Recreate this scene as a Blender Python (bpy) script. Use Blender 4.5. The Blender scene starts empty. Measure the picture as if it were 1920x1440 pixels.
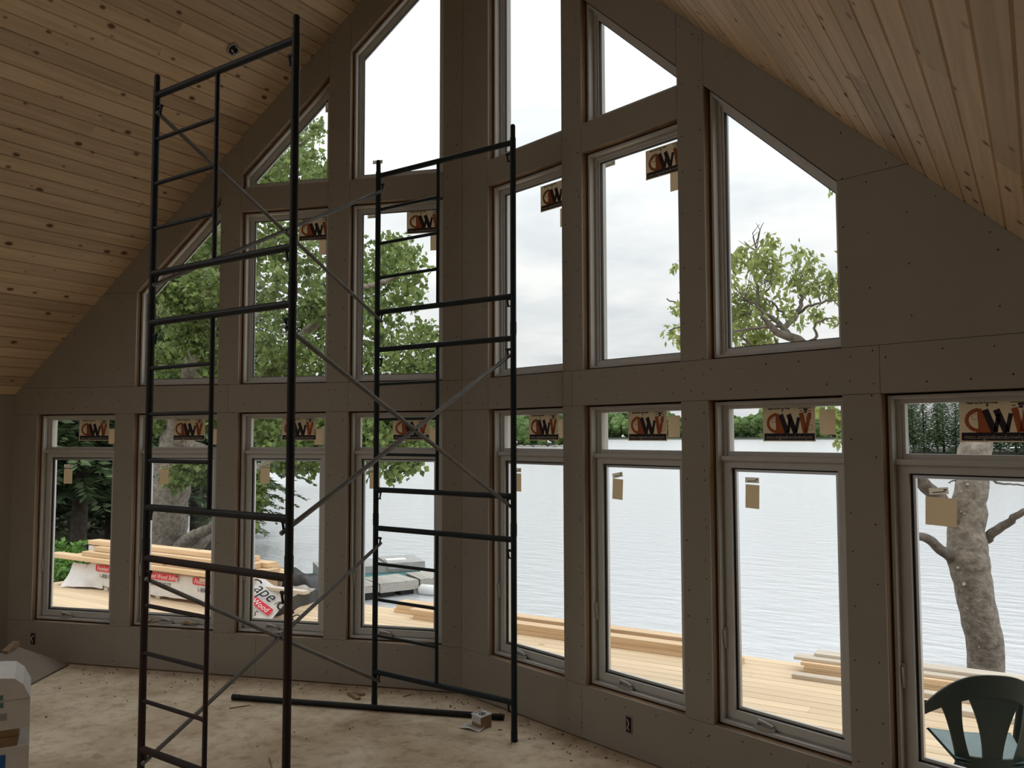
import bpy, math, random
import numpy as np
from mathutils import Vector, Matrix, noise

random.seed(7)
rng = np.random.default_rng(7)
SC = bpy.context.scene
COL = SC.collection

# ------------------------------------------------------------------ camera
CAM = Vector((3.7017, -5.2491, 1.9046))
FPX = 1593.6
YAW, PITCH, ROLL = -0.5554, 0.0612, -0.0021
_f = Vector((math.sin(YAW) * math.cos(PITCH), math.cos(YAW) * math.cos(PITCH), math.sin(PITCH)))
_r0 = Vector((math.cos(YAW), -math.sin(YAW), 0))
_u0 = _r0.cross(_f)
_r = math.cos(ROLL) * _r0 + math.sin(ROLL) * _u0
_u = -math.sin(ROLL) * _r0 + math.cos(ROLL) * _u0
cd = bpy.data.cameras.new('camera')
cam = bpy.data.objects.new('camera', cd)
COL.objects.link(cam)
cd.sensor_width = 36.0
cd.lens = 36.0 * FPX / 1920.0
cd.clip_start, cd.clip_end = 0.05, 4000
m = Matrix((( _r.x, _u.x, -_f.x), (_r.y, _u.y, -_f.y), (_r.z, _u.z, -_f.z))).to_4x4()
m.translation = CAM
cam.matrix_world = m
SC.camera = cam

# ------------------------------------------------------------------ view + sky
vs = SC.view_settings
vs.view_transform = 'Standard'
vs.look = 'None'
vs.gamma = 1.0
vs.use_curve_mapping = False
vs.exposure = 0.2
SC.cycles.use_denoising = True
SC.cycles.max_bounces = 14
SC.cycles.diffuse_bounces = 8
SC.cycles.glossy_bounces = 4
SC.cycles.transparent_max_bounces = 24
SC.cycles.caustics_reflective = False
SC.cycles.caustics_refractive = False

SKY_STRENGTH = 1.0
world = bpy.data.worlds.new('overcast_sky')
SC.world = world
world.use_nodes = True
nt = world.node_tree
nt.nodes.clear()
def wn(t, **kw):
    n = nt.nodes.new(t)
    for k, v in kw.items(): setattr(n, k, v)
    return n
tc = wn('ShaderNodeTexCoord')
sep = wn('ShaderNodeSeparateXYZ')
nt.links.new(tc.outputs['Generated'], sep.inputs[0])
# overcast sky: brighter towards the zenith
mx = wn('ShaderNodeMath', operation='MAXIMUM'); mx.inputs[1].default_value = 0.0
nt.links.new(sep.outputs['Z'], mx.inputs[0])
g1 = wn('ShaderNodeMath', operation='MULTIPLY_ADD'); g1.inputs[1].default_value = 0.95; g1.inputs[2].default_value = 0.72
nt.links.new(mx.outputs[0], g1.inputs[0])
gr = wn('ShaderNodeMath', operation='MULTIPLY_ADD'); gr.inputs[2].default_value = 0.71      # 0.73 + 0.72 z + 0.95 z^2
nt.links.new(mx.outputs[0], gr.inputs[0]); nt.links.new(g1.outputs[0], gr.inputs[1])
# clouds projected on a plane overhead
ad = wn('ShaderNodeMath', operation='ADD'); ad.inputs[1].default_value = 0.16
nt.links.new(mx.outputs[0], ad.inputs[0])
dv = wn('ShaderNodeVectorMath', operation='DIVIDE')
cmb = wn('ShaderNodeCombineXYZ')
for i in range(3): nt.links.new(ad.outputs[0], cmb.inputs[i])
nt.links.new(tc.outputs['Generated'], dv.inputs[0]); nt.links.new(cmb.outputs[0], dv.inputs[1])
nz = wn('ShaderNodeTexNoise'); nz.inputs['Scale'].default_value = 1.9; nz.inputs['Detail'].default_value = 5; nz.inputs['Roughness'].default_value = 0.55
nt.links.new(dv.outputs[0], nz.inputs['Vector'])
cr = wn('ShaderNodeValToRGB')
cr.color_ramp.elements[0].position = 0.36; cr.color_ramp.elements[0].color = (0.81, 0.84, 0.87, 1)
cr.color_ramp.elements[1].position = 0.62; cr.color_ramp.elements[1].color = (1.04, 1.035, 1.025, 1)
nt.links.new(nz.outputs['Fac'], cr.inputs[0])
vm = wn('ShaderNodeVectorMath', operation='SCALE')
nt.links.new(cr.outputs[0], vm.inputs[0]); nt.links.new(gr.outputs[0], vm.inputs['Scale'])
bg = wn('ShaderNodeBackground'); bg.inputs['Strength'].default_value = SKY_STRENGTH
nt.links.new(vm.outputs[0], bg.inputs['Color'])
wo = wn('ShaderNodeOutputWorld')
nt.links.new(bg.outputs[0], wo.inputs['Surface'])

# ------------------------------------------------------------------ pixel helpers (photo frame 1920x1440 -> point in the place)
def ray(x, y): return _f + _r * ((x - 960) / FPX) - _u * ((y - 720) / FPX)
def atd(x, y, d): return CAM + ray(x, y) * d
def atz(x, y, z):
    v = ray(x, y); return CAM + v * ((z - CAM.z) / v.z)
def aty(x, y, Y):
    v = ray(x, y); return CAM + v * ((Y - CAM.y) / v.y)

# ------------------------------------------------------------------ materials
OW = ['first', 'second', 'third', 'fourth', 'fifth', 'sixth', 'seventh', 'eighth', 'ninth', 'tenth', 'eleventh', 'twelfth', 'thirteenth', 'fourteenth', 'fifteenth', 'sixteenth', 'seventeenth', 'eighteenth', 'nineteenth', 'twentieth', 'twenty-first', 'twenty-second', 'twenty-third', 'twenty-fourth', 'twenty-fifth', 'twenty-sixth', 'twenty-seventh', 'twenty-eighth', 'twenty-ninth', 'thirtieth', 'thirty-first', 'thirty-second']
MATS = {}
def mat(name, col, rough=0.7, metal=0.0, spec=0.3, noise_s=None, noise_amt=0.15, col2=None, stretch=None, bump=0.0, bump_s=None, rnd=0.0, translucent=0.0, detail=4, coords='Object', island=False):
    M = bpy.data.materials.new(name); M.use_nodes = True
    n, l = M.node_tree.nodes, M.node_tree.links
    b = n['Principled BSDF']
    b.inputs['Roughness'].default_value = rough
    b.inputs['Metallic'].default_value = metal
    b.inputs['Specular IOR Level'].default_value = spec
    out = n['Material Output']
    colsock = None
    b.inputs['Base Color'].default_value = (*col, 1)
    tcn = n.new('ShaderNodeTexCoord')
    vec = tcn.outputs[coords]
    if stretch:
        mp = n.new('ShaderNodeMapping'); mp.inputs['Scale'].default_value = stretch
        l.new(vec, mp.inputs[0]); vec = mp.outputs[0]
    if rnd or island:
        oi = n.new('ShaderNodeObjectInfo')
        av = n.new('ShaderNodeVectorMath'); av.operation = 'MULTIPLY_ADD'
        av.inputs[1].default_value = (37, 19, 11)
        l.new(oi.outputs['Random'], av.inputs[0]); l.new(vec, av.inputs[2]); vec = av.outputs[0]
    if noise_s:
        t = n.new('ShaderNodeTexNoise'); t.inputs['Scale'].default_value = noise_s; t.inputs['Detail'].default_value = detail
        l.new(vec, t.inputs['Vector'])
        r = n.new('ShaderNodeValToRGB')
        c2 = col2 or tuple(c * (1 - noise_amt * 2) for c in col)
        r.color_ramp.elements[0].position = 0.32; r.color_ramp.elements[0].color = (*c2, 1)
        r.color_ramp.elements[1].position = 0.68; r.color_ramp.elements[1].color = (*col, 1)
        l.new(t.outputs['Fac'], r.inputs[0]); colsock = r.outputs[0]
    if rnd or island:
        h = n.new('ShaderNodeHueSaturation')
        mr = n.new('ShaderNodeMapRange'); mr.inputs['To Min'].default_value = 1 - (rnd or .3); mr.inputs['To Max'].default_value = 1 + (rnd or .3)
        if island:
            g = n.new('ShaderNodeNewGeometry'); l.new(g.outputs['Random Per Island'], mr.inputs['Value'])
        else: l.new(oi.outputs['Random'], mr.inputs['Value'])
        l.new(mr.outputs[0], h.inputs['Value'])
        if colsock: l.new(colsock, h.inputs['Color'])
        else: h.inputs['Color'].default_value = (*col, 1)
        colsock = h.outputs[0]
    if colsock: l.new(colsock, b.inputs['Base Color'])
    if bump:
        t2 = n.new('ShaderNodeTexNoise'); t2.inputs['Scale'].default_value = bump_s or 40; t2.inputs['Detail'].default_value = 5
        l.new(vec, t2.inputs['Vector'])
        bp = n.new('ShaderNodeBump'); bp.inputs['Strength'].default_value = bump; bp.inputs['Distance'].default_value = 0.02
        l.new(t2.outputs['Fac'], bp.inputs['Height']); l.new(bp.outputs[0], b.inputs['Normal'])
    if translucent:
        tr = n.new('ShaderNodeBsdfTranslucent')
        if colsock: l.new(colsock, tr.inputs['Color'])
        else: tr.inputs['Color'].default_value = (*col, 1)
        ms = n.new('ShaderNodeMixShader'); ms.inputs[0].default_value = translucent
        l.new(b.outputs[0], ms.inputs[1]); l.new(tr.outputs[0], ms.inputs[2]); l.new(ms.outputs[0], out.inputs['Surface'])
    MATS[name] = M
    return M

def wood_mat(name, base, dark, knot, knot_scale, knot_prob, rnd=0.12, rough=0.6, spec=0.25, along=1.0):
    """pine: grain along local x, knots as dark ovals, tone varies from board to board"""
    M = bpy.data.materials.new(name); M.use_nodes = True
    n, l = M.node_tree.nodes, M.node_tree.links
    b = n['Principled BSDF']; b.inputs['Roughness'].default_value = rough; b.inputs['Specular IOR Level'].default_value = spec
    tcn = n.new('ShaderNodeTexCoord'); oi = n.new('ShaderNodeObjectInfo')
    av = n.new('ShaderNodeVectorMath'); av.operation = 'MULTIPLY_ADD'; av.inputs[1].default_value = (53, 29, 17)
    l.new(oi.outputs['Random'], av.inputs[0]); l.new(tcn.outputs['Object'], av.inputs[2])
    mp = n.new('ShaderNodeMapping'); mp.inputs['Scale'].default_value = (1.6, 38, 38); l.new(av.outputs[0], mp.inputs[0])
    t = n.new('ShaderNodeTexNoise'); t.inputs['Scale'].default_value = 1.0; t.inputs['Detail'].default_value = 4; t.inputs['Distortion'].default_value = 0.6
    l.new(mp.outputs[0], t.inputs['Vector'])
    r = n.new('ShaderNodeValToRGB')
    r.color_ramp.elements[0].position = 0.30; r.color_ramp.elements[0].color = (*dark, 1)
    r.color_ramp.elements[1].position = 0.66; r.color_ramp.elements[1].color = (*base, 1)
    l.new(t.outputs['Fac'], r.inputs[0])
    mk = n.new('ShaderNodeMapping'); mk.inputs['Scale'].default_value = (knot_scale * 0.62, knot_scale, knot_scale * 0.1); l.new(av.outputs[0], mk.inputs[0])
    v = n.new('ShaderNodeTexVoronoi'); v.inputs['Scale'].default_value = 1.0; v.inputs['Randomness'].default_value = 1.0
    l.new(mk.outputs[0], v.inputs['Vector'])
    sp = n.new('ShaderNodeSeparateColor'); l.new(v.outputs['Color'], sp.inputs[0])
    th = n.new('ShaderNodeMapRange'); th.inputs['From Min'].default_value = 1 - knot_prob; th.inputs['From Max'].default_value = 1.0
    th.inputs['To Min'].default_value = 0.0; th.inputs['To Max'].default_value = 0.21
    l.new(sp.outputs[0], th.inputs['Value'])
    sb = n.new('ShaderNodeMath'); sb.operation = 'SUBTRACT'; l.new(th.outputs[0], sb.inputs[0]); l.new(v.outputs['Distance'], sb.inputs[1])
    sm = n.new('ShaderNodeMapRange'); sm.inputs['From Min'].default_value = -0.05; sm.inputs['From Max'].default_value = 0.06
    l.new(sb.outputs[0], sm.inputs['Value'])
    mix = n.new('ShaderNodeMix'); mix.data_type = 'RGBA'
    l.new(sm.outputs[0], mix.inputs['Factor']); l.new(r.outputs[0], mix.inputs['A']); mix.inputs['B'].default_value = (*knot, 1)
    h = n.new('ShaderNodeHueSaturation'); mr = n.new('ShaderNodeMapRange'); mr.inputs['To Min'].default_value = 1 - rnd; mr.inputs['To Max'].default_value = 1 + rnd
    l.new(oi.outputs['Random'], mr.inputs['Value']); l.new(mr.outputs[0], h.inputs['Value']); l.new(mix.outputs['Result'], h.inputs['Color'])
    l.new(h.outputs[0], b.inputs['Base Color'])
    MATS[name] = M

mat('drywall', (0.335, 0.30, 0.25), 0.85, noise_s=3.0, noise_amt=0.03, spec=0.15)
mat('drywall_edge', (0.62, 0.60, 0.56), 0.9)
mat('rough_lumber', (0.30, 0.185, 0.105), 0.8, noise_s=9, noise_amt=0.2, stretch=(1, 1, .2))
mat('vinyl', (0.54, 0.525, 0.485), 0.4, spec=0.4, noise_s=14, noise_amt=0.03)
mat('gasket', (0.03, 0.03, 0.03), 0.6)
mat('chrome', (0.55, 0.55, 0.54), 0.35, metal=0.9)
mat('handle_grey', (0.42, 0.40, 0.36), 0.45)
mat('screw', (0.02, 0.017, 0.015), 0.6)
mat('cavity_shade', (0.012, 0.010, 0.008), 0.9)  # near-black colour that paints the shade inside cavities
wood_mat('ceiling_pine', (0.58, 0.43, 0.275), (0.46, 0.33, 0.20), (0.12, 0.058, 0.024), 11.0, 0.95, rnd=0.19)
wood_mat('deck_pine', (0.72, 0.565, 0.385), (0.64, 0.475, 0.305), (0.42, 0.26, 0.13), 5.0, 0.22, rnd=0.09)
wood_mat('lumber_pine', (0.76, 0.56, 0.36), (0.62, 0.43, 0.25), (0.36, 0.19, 0.08), 5.0, 0.2, rnd=0.12)
wood_mat('grey_lumber', (0.62, 0.55, 0.46), (0.48, 0.40, 0.32), (0.25, 0.18, 0.12), 5.0, 0.15, rnd=0.12)
wood_mat('old_dock', (0.50, 0.47, 0.42), (0.38, 0.35, 0.31), (0.2, 0.18, 0.15), 4.0, 0.1, rnd=0.15)
mat('roof_outer', (0.10, 0.10, 0.10), 0.9)
mat('siding', (0.45, 0.43, 0.40), 0.8)
mat('soil', (0.075, 0.055, 0.038), 0.95, noise_s=1.2, noise_amt=0.25)
mat('shore_soil', (0.05, 0.06, 0.035), 0.95, noise_s=0.4, noise_amt=0.2)
mat('bark', (0.34, 0.295, 0.24), 0.9, noise_s=14, col2=(0.16, 0.135, 0.11), bump=0.9, bump_s=26, detail=8)
mat('bark_limb', (0.20, 0.17, 0.14), 0.9, noise_s=14, col2=(0.10, 0.085, 0.07), bump=0.6, bump_s=26)
mat('bark_dark', (0.105, 0.085, 0.068), 0.95, noise_s=9, noise_amt=0.25, bump=0.8, bump_s=20)
mat('lichen', (0.55, 0.56, 0.44), 0.9, noise_s=30, noise_amt=.1)
mat('leaf_maple', (0.215, 0.285, 0.095), 0.55, rnd=0.5, island=True, translucent=0.40)
mat('leaf_young', (0.35, 0.41, 0.14), 0.5, rnd=0.38, island=True, translucent=0.5)
mat('leaf_dark', (0.10, 0.165, 0.05), 0.6, rnd=0.42, island=True, translucent=0.3)
mat('leaf_bush', (0.17, 0.32, 0.07), 0.5, rnd=0.4, island=True, translucent=0.35)
mat('needles', (0.088, 0.130, 0.058), 0.7, rnd=0.45, island=True, translucent=0.2)
mat('far_leaf', (0.135, 0.205, 0.062), 0.8, noise_s=0.55, col2=(0.05, 0.085, 0.028), rnd=0.22, detail=6)
mat('paint_black', (0.010, 0.011, 0.011), 0.5, spec=0.22, noise_s=7, col2=(0.018, 0.018, 0.017))
mat('paint_green', (0.008, 0.017, 0.018), 0.5, spec=0.22, noise_s=7, col2=(0.012, 0.016, 0.016))
mat('rusty_steel', (0.022, 0.02, 0.02), 0.6, noise_s=5, col2=(0.042, 0.020, 0.013), spec=0.2, detail=6)
mat('galvanised', (0.20, 0.19, 0.175), 0.5, metal=0.6, noise_s=12, noise_amt=0.15)
mat('paper_cream', (0.60, 0.52, 0.40), 0.8, translucent=0.55)
mat('paper_white', (0.72, 0.68, 0.60), 0.8, translucent=0.6)
mat('sticker_beige', (0.66, 0.57, 0.43), 0.8, translucent=0.6)
mat('ink_orange', (0.50, 0.19, 0.09), 0.8, translucent=0.55)
mat('ink_dark', (0.075, 0.062, 0.070), 0.8, translucent=0.5)
mat('ink_black', (0.01, 0.01, 0.012), 0.7)
mat('wrap_white', (0.72, 0.71, 0.70), 0.35, spec=0.45, noise_s=6, noise_amt=0.06, bump=0.35, bump_s=7)
mat('wrap_red', (0.62, 0.035, 0.055), 0.4)
mat('wrap_text_white', (0.85, 0.82, 0.80), 0.5)
mat('wrap_black', (0.035, 0.036, 0.040), 0.42, spec=0.5, noise_s=5, noise_amt=0.2, bump=0.6, bump_s=5)
mat('chair_seat_sheen', (0.13, 0.20, 0.20), 0.4, spec=0.5, noise_s=8, noise_amt=0.12)  # seat made paler than the chair: sky sheen painted into its colour
mat('chair_green', (0.011, 0.021, 0.019), 0.42, spec=0.22, noise_s=8, noise_amt=0.12)
mat('carton_white', (0.60, 0.575, 0.54), 0.7, noise_s=10, noise_amt=0.04)
mat('carton_brown', (0.30, 0.20, 0.115), 0.8, noise_s=12, noise_amt=0.08)
mat('print_green', (0.10, 0.20, 0.18), 0.7)
mat('print_blue', (0.02, 0.10, 0.32), 0.7)
mat('print_grey', (0.30, 0.29, 0.28), 0.7)
mat('cardboard_grey', (0.25, 0.21, 0.165), 0.85, noise_s=8, noise_amt=0.05)
mat('scrap_wood', (0.34, 0.23, 0.14), 0.8, noise_s=20, noise_amt=0.2)
mat('dust_chip', (0.10, 0.075, 0.05), 0.95)
mat('teal_hull', (0.16, 0.40, 0.40), 0.5)
mat('grey_hull', (0.40, 0.40, 0.38), 0.6, noise_s=6, noise_amt=.1)
mat('white_plastic', (0.80, 0.80, 0.79), 0.4)
mat('red_paint', (0.62, 0.06, 0.05), 0.5)
mat('foam', (0.50, 0.40, 0.27), 0.9, noise_s=30, noise_amt=0.2, bump=1.0, bump_s=60)
mat('rock', (0.30, 0.28, 0.25), 0.9, noise_s=1.5, noise_amt=.2)
mat('ivory_cable', (0.75, 0.70, 0.58), 0.5)

# concrete slab floor: dusty beige with darker scuffs
M = bpy.data.materials.new('concrete'); M.use_nodes = True
n, l = M.node_tree.nodes, M.node_tree.links
b = n['Principled BSDF']; b.inputs['Roughness'].default_value = 0.78; b.inputs['Specular IOR Level'].default_value = 0.3
tcn = n.new('ShaderNodeTexCoord')
t1 = n.new('ShaderNodeTexNoise'); t1.inputs['Scale'].default_value = 1.5; t1.inputs['Detail'].default_value = 7; t1.inputs['Roughness'].default_value = .62
t2 = n.new('ShaderNodeTexNoise'); t2.inputs['Scale'].default_value = 9; t2.inputs['Detail'].default_value = 8; t2.inputs['Roughness'].default_value = .7
for t in (t1, t2): l.new(tcn.outputs['Object'], t.inputs['Vector'])
r1 = n.new('ShaderNodeValToRGB'); r1.color_ramp.elements[0].position = .33; r1.color_ramp.elements[0].color = (0.44, 0.325, 0.205, 1); r1.color_ramp.elements[1].position = .62; r1.color_ramp.elements[1].color = (0.72, 0.60, 0.445, 1)
r2 = n.new('ShaderNodeValToRGB'); r2.color_ramp.elements[0].position = .30; r2.color_ramp.elements[0].color = (0.62, 0.58, 0.54, 1); r2.color_ramp.elements[1].position = .52; r2.color_ramp.elements[1].color = (1, 1, 1, 1)
l.new(t1.outputs['Fac'], r1.inputs[0]); l.new(t2.outputs['Fac'], r2.inputs[0])
mm = n.new('ShaderNodeMix'); mm.data_type = 'RGBA'; mm.blend_type = 'MULTIPLY'; mm.inputs['Factor'].default_value = 1
l.new(r1.outputs[0], mm.inputs['A']); l.new(r2.outputs[0], mm.inputs['B']); l.new(mm.outputs['Result'], b.inputs['Base Color'])
bp = n.new('ShaderNodeBump'); bp.inputs['Strength'].default_value = .25; bp.inputs['Distance'].default_value = .01
l.new(t2.outputs['Fac'], bp.inputs['Height']); l.new(bp.outputs[0], b.inputs['Normal'])
MATS['concrete'] = M

# window glass: clear pane with a faint reflection
M = bpy.data.materials.new('window_glass'); M.use_nodes = True
n, l = M.node_tree.nodes, M.node_tree.links
n.remove(n['Principled BSDF'])
tr = n.new('ShaderNodeBsdfTransparent'); tr.inputs[0].default_value = (0.975, 0.985, 0.98, 1)
gl = n.new('ShaderNodeBsdfGlossy'); gl.inputs['Roughness'].default_value = 0.02
fr = n.new('ShaderNodeLayerWeight'); fr.inputs['Blend'].default_value = 0.5
pw = n.new('ShaderNodeMath'); pw.operation = 'POWER'; pw.inputs[1].default_value = 5.0
fm = n.new('ShaderNodeMath'); fm.operation = 'MULTIPLY_ADD'; fm.inputs[1].default_value = 0.4; fm.inputs[2].default_value = 0.006
l.new(fr.outputs['Facing'], pw.inputs[0]); l.new(pw.outputs[0], fm.inputs[0])
ms = n.new('ShaderNodeMixShader')
l.new(fm.outputs[0], ms.inputs[0]); l.new(tr.outputs[0], ms.inputs[1]); l.new(gl.outputs[0], ms.inputs[2]); l.new(ms.outputs[0], n['Material Output'].inputs['Surface'])
MATS['window_glass'] = M

# lake
M = bpy.data.materials.new('lake_water'); M.use_nodes = True
n, l = M.node_tree.nodes, M.node_tree.links
b = n['Principled BSDF']; b.inputs['Base Color'].default_value = (0.54, 0.55, 0.57, 1); b.inputs['Roughness'].default_value = 0.16; b.inputs['Specular IOR Level'].default_value = 0.9
tcn = n.new('ShaderNodeTexCoord')
mp = n.new('ShaderNodeMapping'); mp.inputs['Scale'].default_value = (0.9, 2.6, 1); mp.inputs['Rotation'].default_value = (0, 0, 0.5)
l.new(tcn.outputs['Object'], mp.inputs[0])
t = n.new('ShaderNodeTexNoise'); t.inputs['Scale'].default_value = 1.0; t.inputs['Detail'].default_value = 6; t.inputs['Roughness'].default_value = .6
l.new(mp.outputs[0], t.inputs['Vector'])
bp = n.new('ShaderNodeBump'); bp.inputs['Strength'].default_value = .35; bp.inputs['Distance'].default_value = .25
l.new(t.outputs['Fac'], bp.inputs['Height']); l.new(bp.outputs[0], b.inputs['Normal'])
MATS['lake_water'] = M

# ------------------------------------------------------------------ mesh helpers
def V(*a): return Vector(a)
class MB:
    """collects solids; build() links them as one mesh object"""
    def __init__(s): s.v, s.f = [], []
    def add(s, vs, fs):
        o = len(s.v); s.v += [tuple(p) for p in vs]; s.f += [tuple(i + o for i in q) for q in fs]; return s
    def box(s, c, size, rz=0.0, rx=0.0, ry=0.0):
        R = Matrix.Rotation(rz, 3, 'Z') @ Matrix.Rotation(ry, 3, 'Y') @ Matrix.Rotation(rx, 3, 'X')
        c = Vector(c); h = Vector(size) / 2
        vs = [c + R @ Vector((x * h.x, y * h.y, z * h.z)) for x in (-1, 1) for y in (-1, 1) for z in (-1, 1)]
        return s.add(vs, [(0, 1, 3, 2), (4, 6, 7, 5), (0, 4, 5, 1), (2, 3, 7, 6), (0, 2, 6, 4), (1, 5, 7, 3)])
    def prism(s, poly, vec):
        n = len(poly); vec = Vector(vec)
        vs = [Vector(p) for p in poly] + [Vector(p) + vec for p in poly]
        return s.add(vs, [tuple(range(n))[::-1], tuple(range(n, 2 * n))] + [(i, (i + 1) % n, n + (i + 1) % n, n + i) for i in range(n)])
    def ring(s, outer, inner, vec):
        n = len(outer); vec = Vector(vec)
        vs = [Vector(p) for p in outer] + [Vector(p) for p in inner] + [Vector(p) + vec for p in outer] + [Vector(p) + vec for p in inner]
        fs = []
        for i in range(n):
            j = (i + 1) % n
            fs += [(i, n + i, n + j, j), (2 * n + i, 2 * n + j, 3 * n + j, 3 * n + i), (i, j, 2 * n + j, 2 * n + i), (n + i, 3 * n + i, 3 * n + j, n + j)]
        return s.add(vs, fs)
    def tube(s, pts, rad, n=10, cap=True):
        pts = [Vector(p) for p in pts]
        if not hasattr(rad, '__len__'): rad = [rad] * len(pts)
        up = None; vs = []
        for i, p in enumerate(pts):
            t = (pts[min(i + 1, len(pts) - 1)] - pts[max(i - 1, 0)]).normalized()
            if up is None:
                up = t.orthogonal().normalized()
            up = (up - t * up.dot(t))
            up = up.normalized() if up.length > 1e-6 else t.orthogonal().normalized()
            w = t.cross(up)
            for k in range(n):
                a = 2 * math.pi * k / n
                vs.append(p + (up * math.cos(a) + w * math.sin(a)) * rad[i])
        fs = [(i * n + k, i * n + (k + 1) % n, (i + 1) * n + (k + 1) % n, (i + 1) * n + k) for i in range(len(pts) - 1) for k in range(n)]
        if cap: fs += [tuple(range(n))[::-1], tuple(range((len(pts) - 1) * n, len(pts) * n))]
        return s.add(vs, fs)
    def grid(s, fn, nu, nv):
        vs = [fn(i / (nu - 1), j / (nv - 1)) for i in range(nu) for j in range(nv)]
        return s.add(vs, [(i * nv + j, (i + 1) * nv + j, (i + 1) * nv + j + 1, i * nv + j + 1) for i in range(nu - 1) for j in range(nv - 1)])
    def mesh(s, name, mt, base=(0, 0, 0), smooth=False, fix=True):
        me = bpy.data.meshes.new(name)
        b = Vector(base)
        me.from_pydata([(p[0] - b.x, p[1] - b.y, p[2] - b.z) for p in s.v], [], s.f)
        if fix:
            import bmesh
            bm = bmesh.new(); bm.from_mesh(me); bmesh.ops.recalc_face_normals(bm, faces=bm.faces[:]); bm.to_mesh(me); bm.free()
        if smooth:
            me.polygons.foreach_set('use_smooth', [True] * len(me.polygons))
            try: me.set_sharp_from_angle(angle=math.radians(50))
            except Exception: pass
        me.materials.append(MATS[mt]); me.update()
        return me
    def part(s, name, mt, parent, smooth=False, fix=True, local=False, label=None, kind=None):
        """a child of parent (positions in world metres unless local)"""
        base = (0, 0, 0) if local else world_loc(parent)
        o = bpy.data.objects.new(name, s.mesh(name, mt, base, smooth, fix)); COL.objects.link(o); o.parent = parent
        if label: o['label'] = label
        if kind: o['kind'] = kind
        return o
    def thing(s, name, mt, label, cat, group=None, kind=None, smooth=False, fix=True, base=None):
        a = np.array(s.v)
        if base is None: base = ((a[:, 0].min() + a[:, 0].max()) / 2, (a[:, 1].min() + a[:, 1].max()) / 2, a[:, 2].min())
        o = bpy.data.objects.new(name, s.mesh(name, mt, base, smooth, fix)); COL.objects.link(o); o.location = base
        return tag(o, label, cat, group, kind)
def world_loc(o):
    p = Vector((0, 0, 0))
    while o is not None: p = p + o.location; o = o.parent
    return p
def tag(o, label, cat, group=None, kind=None):
    o['label'] = label; o['category'] = cat
    if group: o['group'] = group
    if kind: o['kind'] = kind
    return o
def thing(name, loc, label, cat, group=None, kind=None, rz=0.0):
    o = bpy.data.objects.new(name, None); COL.objects.link(o); o.location = loc; o.rotation_euler = (0, 0, rz)
    o.empty_display_size = 0.1
    return tag(o, label, cat, group, kind)
def link_part(name, mesh, parent, loc=(0, 0, 0), rot=None, kind=None, scale=None):
    o = bpy.data.objects.new(name, mesh); COL.objects.link(o); o.parent = parent; o.location = loc
    if rot is not None: o.rotation_euler = rot
    if scale is not None: o.scale = scale
    if kind: o['kind'] = kind
    return o

_text_cache = {}
def text_mesh(txt, size, mt, mirror=False, shear=0.0, align='CENTER', bold=0.0, depth=0.0006):
    key = (txt, size, mt, mirror, shear, align, bold)
    if key in _text_cache: return _text_cache[key]
    cu = bpy.data.curves.new('lettering', 'FONT'); cu.body = txt; cu.size = size; cu.align_x = align; cu.align_y = 'CENTER'
    cu.shear = shear; cu.extrude = depth; cu.offset = bold; cu.resolution_u = 3
    o = bpy.data.objects.new('lettering', cu); COL.objects.link(o)
    dg = bpy.context.evaluated_depsgraph_get(); dg.update()
    me = bpy.data.meshes.new_from_object(o.evaluated_get(dg))
    bpy.data.objects.remove(o); bpy.data.curves.remove(cu)
    # lay the letters in the x-z plane, facing local -y
    for v in me.vertices:
        x, y, z = v.co
        v.co = ((-x if mirror else x), -z, y)
    me.materials.clear(); me.materials.append(MATS[mt]); me.name = 'lettering'
    _text_cache[key] = me
    return me

# ------------------------------------------------------------------ the prow-shaped window wall
A = 0.3056
CA, SA = math.cos(A), math.sin(A)
ZSILL, ZHEAD, ZMS, ZMH, ZUS = 0.3396, 2.10, 2.3281, 3.7499, 3.941
OFFL = -0.1535
EDGES = [(0.3109, 1.0909), (1.2781, 2.0589), (2.2458, 3.032), (3.2213, 4.0069)]
ZR = {-1: 6.2162, 1: 6.3067}
SL = {-1: 0.9626, 1: 0.9342}
SEND = {-1: 4.10, 1: 4.26}
def W(side, s, t, z): return Vector((side * (s * CA + t * SA), -s * SA + t * CA, z))
def NRM(side): return Vector((side * SA, CA, 0))
def edges(side): return [(a + (OFFL if side < 0 else 0), b + (OFFL if side < 0 else 0)) for a, b in EDGES]
def zc(side, s): return ZR[side] - SL[side] * s
KX = {sd: SL[sd] / CA for sd in (-1, 1)}          # ceiling slope against x
def ceil_z(sd, x): return ZR[sd] - KX[sd] * abs(x)
def clip(poly, f):
    out = []
    for i in range(len(poly)):
        p, q = poly[i], poly[(i + 1) % len(poly)]
        fp, fq = f(p), f(q)
        if fp >= 0: out.append(p)
        if (fp >= 0) != (fq >= 0):
            k = fp / (fp - fq); out.append((p[0] + (q[0] - p[0]) * k, p[1] + (q[1] - p[1]) * k))
    return out
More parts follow.
